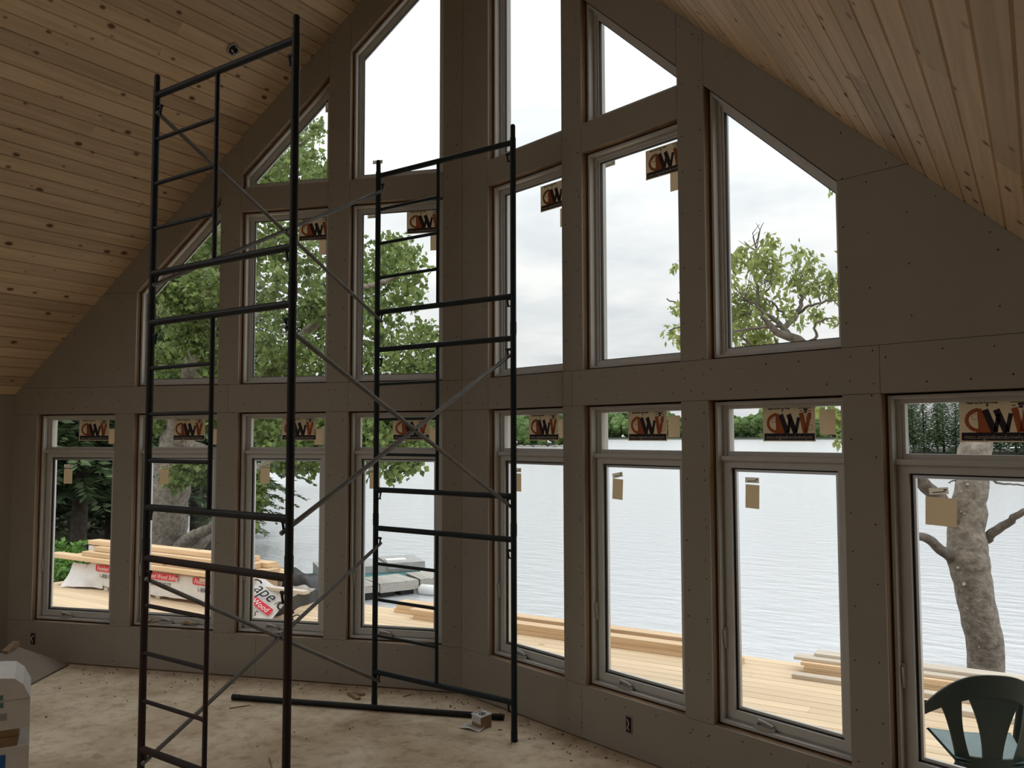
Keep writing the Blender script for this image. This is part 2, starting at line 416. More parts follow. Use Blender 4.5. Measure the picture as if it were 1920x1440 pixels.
def inset(poly, d):
    """inset a convex polygon (s, z)"""
    area = sum(poly[i][0] * poly[(i + 1) % len(poly)][1] - poly[(i + 1) % len(poly)][0] * poly[i][1] for i in range(len(poly)))
    sg = 1 if area > 0 else -1
    n = len(poly); lines = []
    for i in range(n):
        p, q = poly[i], poly[(i + 1) % n]
        dx, dz = q[0] - p[0], q[1] - p[1]; L = math.hypot(dx, dz)
        nx, nz_ = -dz / L * sg, dx / L * sg
        lines.append(((p[0] + nx * d, p[1] + nz_ * d), (dx, dz)))
    out = []
    for i in range(n):
        (p, d1), (q, d2) = lines[i - 1], lines[i]
        den = d1[0] * d2[1] - d1[1] * d2[0]
        k = ((q[0] - p[0]) * d2[1] - (q[1] - p[1]) * d2[0]) / den
        out.append((p[0] + d1[0] * k, p[1] + d1[1] * k))
    return out
DROP = 0.32
def openings(side):
    e = edges(side); top = lambda s: zc(side, s) - DROP
    res = []
    for k in range(4):
        a, b_ = e[k]; res.append(('low', k, [(a, ZSILL), (b_, ZSILL), (b_, ZHEAD), (a, ZHEAD)]))
    for k in range(2):
        a, b_ = e[k]; res.append(('mid', k, [(a, ZMS), (b_, ZMS), (b_, ZMH), (a, ZMH)]))
        res.append(('top', k, [(a, ZUS), (b_, ZUS), (b_, top(b_)), (a, top(a))]))
    a, b_ = e[2]; res.append(('slope', 2, [(a, ZMS), (b_, ZMS), (b_, top(b_)), (a, top(a))]))
    return res
def wall_cells(side):
    e = edges(side); S = SEND[side]; top = lambda s: zc(side, s) - DROP; big = 9.0
    c = []
    cuts0 = [0, e[1][1] - .2, S] if side < 0 else [0, e[1][0] - .03, S]
    for i in range(len(cuts0) - 1): c.append([(cuts0[i], 0.012), (cuts0[i + 1], 0.012), (cuts0[i + 1], ZSILL), (cuts0[i], ZSILL)])
    xs = [0] + [v for p in e for v in p] + [S]
    for i in range(0, len(xs), 2): c.append([(xs[i], ZSILL), (xs[i + 1], ZSILL), (xs[i + 1], ZHEAD), (xs[i], ZHEAD)])
    cuts1 = [0, e[0][1], e[2][0] - .1, S] if side < 0 else [0, e[0][0], e[0][1], e[0][1] + .085, e[3][0], S]
    for i in range(len(cuts1) - 1): c.append([(cuts1[i], ZHEAD), (cuts1[i + 1], ZHEAD), (cuts1[i + 1], ZMS), (cuts1[i], ZMS)])
    for i in (0, 2, 4): c.append([(xs[i], ZMS), (xs[i + 1], ZMS), (xs[i + 1], big), (xs[i], big)])
    zb = top(e[2][1])
    c.append([(e[2][1], ZMS), (S, ZMS), (S, zb), (e[2][1], zb)])
    c.append([(e[2][0], top(e[2][0])), (e[2][1], zb), (S, zb), (S, big), (e[2][0], big)])
    for k in (0, 1): c.append([(e[k][0], ZMH), (e[k][1], ZMH), (e[k][1], ZUS), (e[k][0], ZUS)])
    for k in (0, 1): c.append([(e[k][0], top(e[k][0])), (e[k][1], top(e[k][1])), (e[k][1], big), (e[k][0], big)])
    out = []
    for p in c:
        q = clip(p, lambda v: zc(side, v[0]) - v[1])
        if len(q) >= 3 and max(v[1] for v in q) - min(v[1] for v in q) > .02: out.append(q)
    return out
def wall_prism(mb, side, poly, t0, t1): mb.prism([W(side, s, t0, z) for s, z in poly], NRM(side) * (t1 - t0))

ORD = ['nearest the central corner post', 'second from the central corner post', 'third from the central corner post', 'farthest from the central corner post']
wall_obj = {}
for side, nm in ((-1, 'left'), (1, 'right')):
    w = thing('wall_' + nm, (0, 0, 0), 'unpainted grey drywall gable wall with windows, %s of the central corner post' % nm, 'wall', kind='structure')
    wall_obj[side] = w
    core = MB()
    for p in wall_cells(side):
        q = [(-.06 if abs(s) < 1e-6 else (s + .16 if abs(s - SEND[side]) < 1e-6 else s), (z - .012 if abs(z - .012) < 1e-6 else z)) for s, z in p]
        wall_prism(core, side, q, 0.0135, 0.175)
    core.part('wall_framing', 'rough_lumber', w)
    clad = MB()
    for p in wall_cells(side):
        q = [(-.08 if abs(s) < 1e-6 else (s + .16 if abs(s - SEND[side]) < 1e-6 else s), z) for s, z in p]
        wall_prism(clad, side, q, 0.1752, 0.195)
    clad.part('siding', 'siding', w)
    for p in wall_cells(side):
        sh = MB(); q = inset(p, 0.0012); wall_prism(sh, side, q, 0.0, 0.013); sh.part('drywall_sheet', 'drywall', w)
    # screw heads, far too many and small to build one by one
    sc_ = MB(); e = edges(side); rr = random.Random(3 + side)
    spots = []
    stud = [.05] + [v for a, b_ in e for v in (a - .035, b_ + .035)] + [e[0][1] + .16, e[1][1] + .16]
    for s in stud:
        z = .08
        while z < zc(side, s) - .08:
            spots.append((s + rr.uniform(-.008, .008), z + rr.uniform(-.03, .03))); z += rr.choice((.2, .27, .32))
    for zz in (ZSILL - .05, ZHEAD + .05, ZMS - .05):
        s = .1
        while s < SEND[side] - .05:
            spots.append((s + rr.uniform(-.03, .03), zz + rr.uniform(-.012, .012))); s += rr.choice((.17, .24))
    for s in (e[2][1] + .34, e[2][1] + .72):
        z = 2.45
        while z < zc(side, s) - .1: spots.append((s + rr.uniform(-.01, .01), z)); z += .24
    s = .2
    while s < 4.0: spots.append((s, zc(side, s) - .06)); s += .22
    ops = [o[2] for o in openings(side)]
    def inside(p, poly):
        return min(v[0] for v in poly) - .012 < p[0] < max(v[0] for v in poly) + .012 and min(v[1] for v in poly) - .012 < p[1] < max(v[1] for v in poly) + .012
    for p in spots:
        if any(inside(p, o) for o in ops) or p[0] > SEND[side] - .03: continue
        c = W(side, p[0], -0.0008, p[1]); ax = W(side, 1, 0, 0) - W(side, 0, 0, 0)
        r_ = rr.uniform(.0032, .0050)
        sc_.prism([c + ax * (r_ * math.cos(a)) + V(0, 0, r_ * math.sin(a)) for a in [k * math.pi / 3 for k in range(6)]], NRM(side) * .002)
    sc_.part('screw_heads', 'screw', w, kind='stuff', label='dark drywall screw heads dotted over the sheets')

# windows ---------------------------------------------------------------
def strip(side, mb, poly, d0, d1, t0, t1):
    mb.ring([W(side, s, t0, z) for s, z in inset(poly, d0)], [W(side, s, t0, z) for s, z in inset(poly, d1)], NRM(side) * (t1 - t0))
crank_proto = {}
def window(side, kind, k, poly, num):
    nm = 'left' if side < 0 else 'right'
    if kind == 'low': lab = 'tall white casement window with transom in %s wall bottom row, %s' % (nm, ORD[k])
    elif kind == 'mid': lab = 'white rectangular fixed window in %s wall middle row, %s' % (nm, ORD[k])
    elif kind == 'top': lab = 'white sloped-top window in %s wall top row, %s' % (nm, ORD[k])
    else: lab = 'white tall sloped-top window in %s wall middle row, third from the post' % nm
    cen = poly[0]; base = W(side, (poly[0][0] + poly[1][0]) / 2, 0.08, poly[0][1])
    w = thing('window_%d' % num, base, lab, 'window', kind='structure')
    fr = MB(); strip(side, fr, poly, .010, .026, .050, .1965); strip(side, fr, poly, .026, .048, .096, .150); strip(side, fr, poly, -.045, .024, .1965, .206)
    fr.part('frame', 'vinyl', w)
    if kind == 'low':
        zm0, zm1 = 1.768, 1.792
        a, b_ = poly[0][0], poly[1][0]
        mb = MB(); wall_prism(mb, side, [(a + .026, zm0), (b_ - .026, zm0), (b_ - .026, zm1), (a + .026, zm1)], .070, .148); mb.part('mullion_rail', 'vinyl', w)
        tp = [(a + .030, zm1 - .008), (b_ - .030, zm1 - .008), (b_ - .030, ZHEAD - .012), (a + .030, ZHEAD - .012)]
        st = MB(); strip(side, st, tp, .004, .034, .104, .135); st.part('transom_stop', 'vinyl', w)
        g = MB(); wall_prism(g, side, inset(tp, .028), .117, .121); g.part('pane', 'window_glass', w)
        sp = [(a + .036, ZSILL + .036), (b_ - .036, ZSILL + .036), (b_ - .036, zm0 + .004), (a + .036, zm0 + .004)]
        sa = MB(); strip(side, sa, sp, .0, .044, .088, .142); so = sa.part('sash', 'vinyl', w)
        gk = MB(); strip(side, gk, sp, .044, .052, .106, .130); gk.part('gasket', 'gasket', so)
        bd = MB(); strip(side, bd, sp, .052, .066, .110, .128); bd.part('glazing_bead', 'chrome', so)
        g = MB(); wall_prism(g, side, inset(sp, .060), .117, .121); g.part('pane', 'window_glass', w)
        # crank handle on the sill
        u0 = (a + b_) / 2 + (.10 if side < 0 else -.12)
        c0 = W(side, u0, .072, ZSILL + .027)
        dr = (W(side, 1, 0, 0) - W(side, 0, 0, 0)) * side
        h = MB()
        h.prism([c0 + dr * x + NRM(side) * y for x, y in [(.062 * math.cos(q), .016 * math.sin(q)) for q in [i * math.pi / 6 for i in range(12)]]], (0, 0, .018))
        ho = h.part('crank_handle', 'handle_grey', w, smooth=True)
        h = MB(); h.tube([c0 + dr * -.045 + V(0, 0, .018), c0 + dr * -.035 + V(0, 0, .042), c0 + dr * .01 + V(0, 0, .036), c0 + dr * .05 + V(0, 0, .026)], [.008, .009, .008, .007], 8); h.part('crank_arm', 'handle_grey', ho, smooth=True)
        # lock lever on the jamb that shows
        sl = (b_ - .034) if side < 0 else (a + .034)
        lv = MB(); lv.box(W(side, sl, .082, .80), (.012, .014, .11), rz=-side * A); lv.tube([W(side, sl, .075, .77), W(side, sl - side * 0, .066, .84)], .006, 6); lv.part('lock_lever', 'vinyl', w)
    else:
        st = MB(); strip(side, st, poly, .048, .062, .106, .138); st.part('glazing_stop', 'vinyl', w)
        gk = MB(); strip(side, gk, poly, .062, .067, .112, .130); gk.part('gasket', 'gasket', w)
        g = MB(); wall_prism(g, side, inset(poly, .058), .117, .121); g.part('pane', 'window_glass', w)
    return w
num = 0
for side in (-1, 1):
    for kind, k, poly in openings(side):
        num += 1; window(side, kind, k, poly, num)

# rough plaster / foam squeezed along some sills
for (side, k, row, lab) in ((-1, 2, 'low', 'crusty tan foam lumps on sill of third bottom window, left wall'),):
    a, b_ = edges(side)[k]; mb = MB(); rr = random.Random(5)
    for u, sz in ((.69, .035), (.64, .028), (.60, .02), (.30, .03), (.26, .036), (.22, .03)):
        c = W(side, a + u, .055, ZSILL + .034 + sz * .3)
        for q in range(4):
            cc = c + V(rr.uniform(-.02, .02), rr.uniform(-.012, .012), rr.uniform(0, .012))
            mb.grid(lambda i, j: cc + V(math.cos(6.283 * i) * math.sin(3.1416 * j) * sz * .8, math.sin(6.283 * i) * math.sin(3.1416 * j) * sz * .5, math.cos(3.1416 * j) * sz * .45), 9, 6)
    mb.thing('foam_lumps', 'foam', lab, 'foam', kind='stuff', smooth=True)

# ------------------------------------------------------------------ floor, side walls, back wall, ceiling, roof
XL, XR, YB = -SEND[-1] * CA, SEND[1] * CA, -11.0
YL, YR = -SEND[-1] * SA, -SEND[1] * SA
fl = MB(); fl.prism([(0, .2, -.25), (XL - .2, YL + .2, -.25), (XL - .2, YB - .2, -.25), (XR + .2, YB - .2, -.25), (XR + .2, YR + .2, -.25)], (0, 0, .25))
fo = fl.thing('floor', 'concrete', 'dusty beige concrete slab floor with scuffs', 'floor', kind='structure', base=(0, 0, 0))
for sd, X, Y0, nm in ((-1, XL, YL, 'side'), (1, XR, YR, 'opposite')):
    mb = MB(); h = ceil_z(sd, X)
    if sd < 0:      # unseen opening added further back in the left eave wall for extra daylight
        ya, yb, zo = -3.3, -9.3, 2.12
        mb.box((X - .10, (Y0 + ya) / 2 + .01, h / 2), (.20, Y0 - ya + .02, h)); mb.box((X - .10, (yb + YB) / 2, h / 2), (.20, yb - YB, h)); mb.box((X - .10, (ya + yb) / 2, (zo + h) / 2), (.20, ya - yb, h - zo))
    else: mb.box((X + sd * .10, (Y0 + YB) / 2 + .02, h / 2), (.20, Y0 - YB + .04, h))
    mb.thing('wall_' + nm, 'drywall', ('low drywall eave wall at the left end, with added daylight opening farther back' if sd < 0 else 'low drywall eave wall closing the room on the right'), 'wall', kind='structure')
RX = (ZR[1] - ZR[-1]) / (KX[-1] + KX[1]); RZ = ZR[1] - KX[1] * RX
mb = MB(); OX, OZ = 1.0, 2.1       # unseen opening added behind the viewer to bring in more daylight
mb.prism([(XL - .2, YB, 0), (-OX, YB, 0), (-OX, YB, ceil_z(-1, -OX)), (XL - .2, YB, ceil_z(-1, XL - .2))], (0, -.2, 0))
mb.prism([(OX, YB, 0), (XR + .2, YB, 0), (XR + .2, YB, ceil_z(1, XR + .2)), (OX, YB, ceil_z(1, OX))], (0, -.2, 0))
mb.prism([(-OX, YB, OZ), (OX, YB, OZ), (OX, YB, ceil_z(1, OX)), (RX, YB, RZ), (-OX, YB, ceil_z(-1, -OX))], (0, -.2, 0))
mb.thing('wall_back', 'drywall', 'drywall gable wall with added daylight opening behind the viewer', 'wall', kind='structure')

PW = 0.1065           # plank face width along the slope
def plank_mesh(L):
    """tongue and groove plank: face down (-z), bevelled long edges, grain along x"""
    w, c, th = PW, .006, .019
    prof = [(-w / 2 + .0008, .0065), (-w / 2 + c, 0), (w / 2 - c, 0), (w / 2 - .0008, .0065), (w / 2 - .0010, th), (-w / 2 + .0010, th)]
    mb = MB(); mb.prism([(-L / 2, y, z) for y, z in prof], (L, 0, 0))
    return mb.mesh('ceiling_plank', 'ceiling_pine')
SKY0, SKY1, SKD0, SKD1 = -3.3, -7.2, 1.2, 4.6      # unseen roof opening added in the left slope to brighten the room
PL = {L: plank_mesh(L - .0015) for L in (1.2, 1.8, 2.4, 3.0, 3.6)}
for sd, nm in ((-1, 'left'), (1, 'right')):
    c = thing('ceiling_' + nm, (0, 0, 0), 'knotty pine plank ceiling slope on the %s side of the ridge' % nm, 'ceiling', kind='structure')
    ang = math.atan(KX[sd]); rr = random.Random(11 + sd)
    L_slope = abs((XL if sd < 0 else XR) - RX) / math.cos(ang)
    nrow = int(L_slope / PW) + 1
    dirx = Vector((sd * math.cos(ang), 0, -math.sin(ang)))
    nup = Vector((sd * math.sin(ang), 0, math.cos(ang)))
    for i in range(nrow):
        d = L_slope - (i + .5) * PW
        p = Vector((RX, 0, RZ)) + dirx * d
        if d < PW * .4: continue
        y = -abs(p.x) * math.tan(A) + .14
        first = True
        in_sky = sd < 0 and SKD0 < d < SKD1
        while y > YB - .1:
            L = rr.choice((1.2, 1.8, 2.4, 3.0)) if first else rr.choice((2.4, 3.0, 3.6, 3.6))
            first = False
            if in_sky and y > SKY0 and y - L < SKY0:
                L = max(.1, round((y - SKY0) / .1) * .1)
            elif in_sky and SKY1 < y <= SKY0 + .06:
                y = SKY1; continue
            L = round(L, 2)
            if L not in PL: PL[L] = plank_mesh(L - .0015)
            q = p + Vector((0, y - L / 2, 0))
            # local x -> -y world, local z -> up normal
            xx = Vector((0, -1, 0)); zz = nup; yy = zz.cross(xx)
            R = Matrix((xx, yy, zz)).transposed()
            link_part('ceiling_plank', PL[L], c, q, R.to_euler())
            y -= L
rf = MB()
for sd in (-1, 1):
    X = (XL - .55) if sd < 0 else (XR + .55)
    o_ = .03; ang = math.atan(KX[sd])
    yf = lambda x: -abs(x) * math.tan(A) + .30
    pt = lambda x, y: (x, y, (RZ if x == RX else ceil_z(sd, x)) + o_)
    if sd > 0: rf.prism([pt(RX, yf(0)), pt(X, yf(X)), pt(X, YB - .4), pt(RX, YB - .4)], (0, 0, .25))
    else:
        xa, xb = RX - SKD0 * math.cos(ang), RX - SKD1 * math.cos(ang)
        rf.prism([pt(RX, yf(0)), pt(X, yf(X)), pt(X, SKY0), pt(RX, SKY0)], (0, 0, .25))
        rf.prism([pt(RX, SKY1), pt(X, SKY1), pt(X, YB - .4), pt(RX, YB - .4)], (0, 0, .25))
        rf.prism([pt(RX, SKY0), pt(xa, SKY0), pt(xa, SKY1), pt(RX, SKY1)], (0, 0, .25))
        rf.prism([pt(xb, SKY0), pt(X, SKY0), pt(X, SKY1), pt(xb, SKY1)], (0, 0, .25))
rf.thing('roof', 'roof_outer', 'roof slab over the pine ceiling, with added daylight opening behind the viewer', 'roof', kind='structure', base=(0, 0, 0))

# ------------------------------------------------------------------ ceiling junction box, outlet boxes
p = Vector((-1.378, -1.046, ceil_z(-1, -1.378) - .001)); ang = math.atan(KX[-1]); nup = Vector((-math.sin(ang), 0, math.cos(ang)))
jb = thing('junction_box', p, 'small round electrical box with wires in the left pine ceiling', 'electrical box')
tx = Vector((math.cos(ang), 0, math.sin(ang))); ty = V(0, 1, 0)
mb = MB()
ringp = lambda r: [p + tx * (r * math.cos(k * math.pi / 8)) + ty * (r * math.sin(k * math.pi / 8)) for k in range(16)]
mb.ring(ringp(.050), ringp(.038), nup * -.010); mb.part('rim', 'print_grey', jb)
mb = MB(); mb.prism([q - nup * .003 for q in ringp(.040)], nup * .002); mb.part('hole_shade_disc', 'cavity_shade', jb)  # flat dark disc painting the shade within the round box
mb = MB(); mb.tube([p - nup * .004 + tx * .03, p - nup * .05 + tx * .02 + ty * .03, p - nup * .06 - tx * .02, p - nup * .03 - ty * .03, p - nup * .004 - tx * .02], .004, 6); mb.part('wire', 'ivory_cable', jb, smooth=True)
for side, s, z, lab in ((-1, 3.825, .19, 'uncovered outlet box cut into left wall above leaning sheet'), (1, 1.64, .19, 'uncovered outlet box cut low into right wall under second window')):
    o = thing('outlet_box', W(side, s, 0, z - .05), lab, 'outlet')
    q = [(s - .026, z - .05), (s + .026, z - .05), (s + .026, z + .05), (s - .026, z + .05)]
    mb = MB(); wall_prism(mb, side, q, -.0015, .001); mb.part('opening', 'cavity_shade', o)  # thin dark plate painted as the shade inside the outlet box
    mb = MB(); strip(side, mb, inset(q, .002), 0, .004, -.003, 0); mb.part('box_rim', 'print_grey' if side > 0 else 'carton_brown', o)
    mb = MB(); mb.tube([W(side, s - .01, -.002, z + .03), W(side, s + .008, -.012, z + .01), W(side, s - .004, -.01, z - .02), W(side, s + .006, -.002, z - .03)], .003, 6); mb.part('wire', 'ivory_cable', o)

# ------------------------------------------------------------------ window stickers
def stroke(mb, pts, w, y=-.0012, th=.0006):
    for i in range(len(pts) - 1):
        (x0, z0), (x1, z1) = pts[i], pts[i + 1]
        dx, dz = x1 - x0, z1 - z0; L = math.hypot(dx, dz); nx, nz_ = -dz / L * w / 2, dx / L * w / 2
        mb.prism([(x0 + nx, y, z0 + nz_), (x1 + nx, y, z1 + nz_), (x1 - nx, y, z1 - nz_), (x0 - nx, y, z0 - nz_)], (0, th, 0))
SW, SH = .305, .184
def sign_meshes():
    d = {}
    mb = MB(); mb.box((0, 0, 0), (SW, .0012, SH)); d['paper'] = mb.mesh('paper', 'paper_cream')
    # letters as they show from the back of the paper: D, W, V
    mb = MB()
    arc = [(-.070 - .052 * math.cos(t), .004 - .046 * math.sin(t)) for t in [math.pi * k / 10 - math.pi / 2 for k in range(11)]]
    stroke(mb, arc, .017)
    mb.prism([(-.074, -.0012, .055), (-.058, -.0012, .055), (-.020, -.0012, -.050), (-.074, -.0012, -.050)], (0, .0006, 0))
    d['letter_d'] = mb.mesh('letter_d', 'ink_orange')
    mb = MB(); stroke(mb, [(.074, .056), (.096, -.048)], .027); stroke(mb, [(.124, .056), (.098, -.048)], .020)
    d['letter_v'] = mb.mesh('letter_v', 'ink_orange')
    mb = MB()
    stroke(mb, [(-.044, .050), (-.006, -.050)], .028, -.0018); stroke(mb, [(.012, .030), (-.004, -.048)], .018, -.0018); stroke(mb, [(.002, .050), (.040, -.050)], .028, -.0018); stroke(mb, [(.060, .032), (.042, -.048)], .018, -.0018)
    d['letter_w'] = mb.mesh('letter_w', 'ink_dark')
    mb = MB()
    for x, z in ((.118, .034), (.124, -.02), (-.086, .02)): stroke(mb, [(x - .012, z - .012), (x + .012, z - .012), (x + .012, z + .012), (x - .012, z + .012), (x - .012, z - .012)], .0022, -.0020)
    d['outline'] = mb.mesh('house_outline', 'ink_orange')
    mb = MB()
    stroke(mb, [(.058, .080), (.128, .080)], .003); stroke(mb, [(.088, .072), (.112, .072)], .010, -.0014); stroke(mb, [(.092, .060), (.108, .060)], .010, -.0024)
    stroke(mb, [(.066, .066), (.080, .066)], .004); stroke(mb, [(.116, .066), (.130, .066)], .004); stroke(mb, [(-.034, .064), (-.034, .073)], .008)
    d['small_marks'] = mb.mesh('small_marks', 'ink_dark')
    mb = MB(); mb.box((.002, -.0010, -.068), (SW - .012, .0006, .036)); d['band'] = mb.mesh('band', 'ink_dark')
    d['web'] = text_mesh('vinylwindowdesigns.com', .0272, 'paper_white', mirror=True)
    d['thanks'] = text_mesh('Thank You For Your Order', .0115, 'ink_black', bold=.0004)
    return d
SG = sign_meshes()
def on_glass(side, s, z, t=.1155):
    """place + turn for a flat thing stuck on the room side of the glass"""
    return W(side, s, t, z), (-A if side > 0 else A)
def sign(side, sc, z, lab):
    loc, rz = on_glass(side, sc, z)
    o = thing('window_sign', loc, lab, 'sticker', 'printed paper signs on the glass', rz=rz)
    link_part('paper', SG['paper'], o)
    for k in ('letter_d', 'letter_w', 'letter_v', 'band'): link_part(k, SG[k], o)
    link_part('house_outline', SG['outline'], o, kind='stuff'); link_part('small_marks', SG['small_marks'], o, kind='stuff')
    link_part('web_address', SG['web'], o, (.002, -.0022, -.070)); link_part('thank_you_line', SG['thanks'], o, (-.055, -.0014, .080))
MB_lab = {}
for key, (w_, h_, mt) in {'beige': (.086, .128, 'sticker_beige'), 'white': (.086, .030, 'paper_white')}.items():
    mb = MB(); mb.box((0, 0, 0), (w_, .0012, h_)); MB_lab[key] = mb.mesh('label_sticker', mt)
mb = MB(); stroke(mb, [(-.030, -.006), (.030, -.004)], .004); stroke(mb, [(.022, .004), (.036, .004)], .006); lines_mesh = mb.mesh('printed_lines', 'ink_dark')
mb = MB(); mb.box((0, 0, 0), (.137, .0012, .128)); MB_lab['wide'] = mb.mesh('label_sticker', 'sticker_beige')
def sticker(side, s, z, key, lab, tilt=0.0):
    loc, rz = on_glass(side, s, z)
    o = bpy.data.objects.new({'white': 'label_tag'}.get(key, 'blank_sticker'), MB_lab[key]); COL.objects.link(o); o.location = loc; o.rotation_euler = (0, tilt, rz)
    tag(o, lab, 'sticker', 'small stickers on the glass')
    if key == 'white': link_part('printed_lines', lines_mesh, o)
WN = ['first', 'second', 'third', 'fourth']
low_sign = {-1: [.4535, 1.418, 2.432, 3.369], 1: [.779, 1.709, 2.6695, 3.6755]}
for side, nm in ((-1, 'left'), (1, 'right')):
    for k in range(4):
        sign(side, low_sign[side][k], 1.966, 'cream paper sign with dark W, on transom of %s bottom window %s of post' % (WN[k], nm))
sign(-1, .345, 3.594, 'cream paper sign with dark W, on middle-row window left of the post')
sign(-1, 1.29, 3.592, 'cream paper sign with dark W, on second middle-row window left of post, behind scaffold')
sign(1, .912, 3.570, 'cream paper sign with dark W, on middle-row window right of the post')
sign(1, 1.876, 3.575, 'cream paper sign with dark W, on second middle-row window right of post')
for side, k, s, z in ((1, 2, 2.889, 1.972), (1, 1, 1.915, 1.960), (1, 0, .98, 1.955), (-1, 1, 1.235, 1.902), (-1, 0, .255, 1.900), (-1, 3, 3.175, 1.91), (-1, 2, 2.20, 1.905)):
    sticker(side, s, z, 'beige', 'blank beige sticker beside paper sign, transom of %s bottom window %s of post' % (WN[k], 'left' if side < 0 else 'right'))
for side, k, s, z, tl in ((1, 0, .50, 1.574, 0), (1, 1, 1.463, 1.570, .05), (1, 2, 2.442, 1.575, .03), (-1, 3, 3.622, 1.564, 0), (-1, 2, 2.66, 1.57, 0), (-1, 1, 1.716, 1.587, 0), (-1, 0, .755, 1.558, 0)):
    wn_ = 'left' if side < 0 else 'right'
    sticker(side, s, z, 'beige', 'blank beige sticker hanging on casement glass of %s window %s of post' % (WN[k], wn_), tl)
    sticker(side, s, z + .088, 'white', 'small white printed tag above beige sticker, casement of %s window %s of post' % (WN[k], wn_), -.18 if (side, k) == (1, 1) else 0)
sticker(1, 3.43, 1.558, 'wide', 'wide blank beige sticker on casement glass in front of the tree trunk', .03)
sticker(1, 3.423, 1.651, 'white', 'small white printed tag above wide beige sticker by the tree trunk', -.10)
sticker(1, 1.955, 3.434, 'beige', 'beige sticker under paper sign on second middle-row window right of post')
sticker(1, 1.0, 3.40, 'beige', 'beige sticker under paper sign on middle-row window right of the post')
sticker(-1, .256, 3.424, 'beige', 'beige sticker under paper sign on middle-row window left of the post')
sticker(-1, 1.215, 3.441, 'beige', 'beige sticker under paper sign on second middle-row window left of post')
sticker(1, 1.425, 3.661, 'white', 'small tag in top corner of second middle-row window right of post')
sticker(-1, .79, 3.665, 'white', 'small tag in top corner of middle-row window left of the post')
sticker(-1, .75, 4.105, 'white', 'small tag low on sloped top-row window left of the post')
sticker(-1, 1.20, 4.60, 'white', 'small tag at right edge of second sloped top-row window left of post', 1.57)
sticker(-1, 2.70, 2.50, 'white', 'small white tag low on tall sloped window, third left of post')
sticker(1, 1.98, 3.995, 'white', 'small tag in lower corner of second sloped top-row window right of post')
mb = MB(); c = W(-1, 2.735, .10, 2.985)
mb.tube([c + V(.026 * math.cos(t), .01 * math.sin(t), .055 * math.sin(t)) for t in [k * math.pi / 8 for k in range(17)]], .004, 6)
mb.thing('cable_loop', 'ivory_cable', 'loop of ivory cable hanging by the third left sloped window', 'cable', smooth=True)

# ------------------------------------------------------------------ scaffold tower
P_NL, P_NR, P_FL, P_FR = V(-.4455, -2.338, 0), V(.7192, -2.4087, 0), V(-.3727, -.5414, 0), V(.8439, -.6264, 0)
HLEV, ZB, ZT = 1.283, .239, 1.249
tower = thing('scaffold_tower', ((P_NL + P_NR + P_FL + P_FR) / 4), 'dark steel scaffold tower of three stacked ladder frames with crossed braces', 'scaffold')
LOCKZ = (ZB - .06, ZT - .115)
def lock_pts(p, q, z):
    d = (q - p).normalized(); return p + d * .020 + V(0, 0, z), d
def frame(p, q, lev, mt):
    z0 = lev * HLEV; up = V(0, 0, 1); d = (q - p).normalized(); inner = p + (q - p) * .475
    mb = MB()
    for c in (p, q):
        mb.tube([c + up * (z0 + .002), c + up * (z0 + HLEV - .004)], .0195, 14)
        mb.tube([c + up * (z0 + .002), c + up * (z0 + .07)], .0215, 14)
    for zz in (ZB, ZT): mb.tube([p + up * (z0 + zz), q + up * (z0 + zz)], .0190, 12)
    fo_ = mb.part('ladder_frame', mt, tower, smooth=True)
    mb = MB(); mb.tube([inner + up * (z0 + ZB), inner + up * (z0 + ZT)], .0125, 10); mb.part('inner_post', mt, fo_, smooth=True)
    for i in range(3):
        zz = z0 + ZB + (ZT - ZB) * (i + 1) / 4
        mb = MB(); mb.tube([p + up * zz, p + d * .03 + up * zz, inner - d * .03 + up * zz, inner + up * zz], [.014, .0115, .0115, .014], 10); mb.part('rung', mt, fo_, smooth=True)
    for c, s in ((p, 1), (q, -1)):
        for zz in LOCKZ:
            b0 = c + d * s * .018 + up * (z0 + zz + .045)
            mb = MB(); mb.tube([b0, b0 + d * s * .036], .0085, 8); mb.tube([b0 + d * s * .030, b0 + d * s * .024 - up * .03, b0 + d * s * .020 - up * .046], [.007, .006, .006], 8)
            mb.tube([b0 - up * .048, b0 - up * .048 + d * s * .030], .0048, 8)
            mb.part('brace_lock', mt, fo_, smooth=True)
    if lev == 2:
        for c in (p, q):
            mb = MB(); mb.tube([c + up * (z0 + HLEV - .02), c + up * (z0 + HLEV + .075), c + up * (z0 + HLEV + .085)], [.0165, .0165, .012], 12); mb.part('coupling_pin', mt, fo_, smooth=True)
    else:
        for c in (p, q):
            mb = MB(); mb.tube([c + up * (z0 + HLEV - .012), c + up * (z0 + HLEV + .012)], .0212, 12); mb.part('coupling_collar', mt, fo_, smooth=True)
for lev in range(3):
    frame(P_NL, P_NR, lev, 'rusty_steel' if lev == 0 else 'paint_black')
    frame(P_FL, P_FR, lev, 'paint_green')
def brace(pa, qa, pb, qb, lev):
    za, zb_ = lev * HLEV + LOCKZ[1], lev * HLEV + LOCKZ[0]
    a, da = lock_pts(pa, qa, 0); b_, db = lock_pts(pb, qb, 0)
    a = a + da * .012; b_ = b_ + db * .012
    for k, (z0, z1) in enumerate(((za, zb_), (zb_, za))):
        s, e = a + V(0, 0, z0) + da * (.006 * k), b_ + V(0, 0, z1) + db * (.006 * k)
        dv_ = (e - s).normalized()
        mb = MB(); mb.tube([s - dv_ * .02, s + dv_ * .05, s + dv_ * .09, e - dv_ * .09, e - dv_ * .05, e + dv_ * .02], [.011, .011, .0125, .0125, .011, .011], 10); mb.part('cross_brace', 'galvanised', tower, smooth=True)
    mdl = (a + b_) / 2 + V(0, 0, (za + zb_) / 2)
    mb = MB(); mb.tube([mdl - da * .016, mdl + da * .024], .006, 8); mb.part('pivot_bolt', 'paint_black', tower)
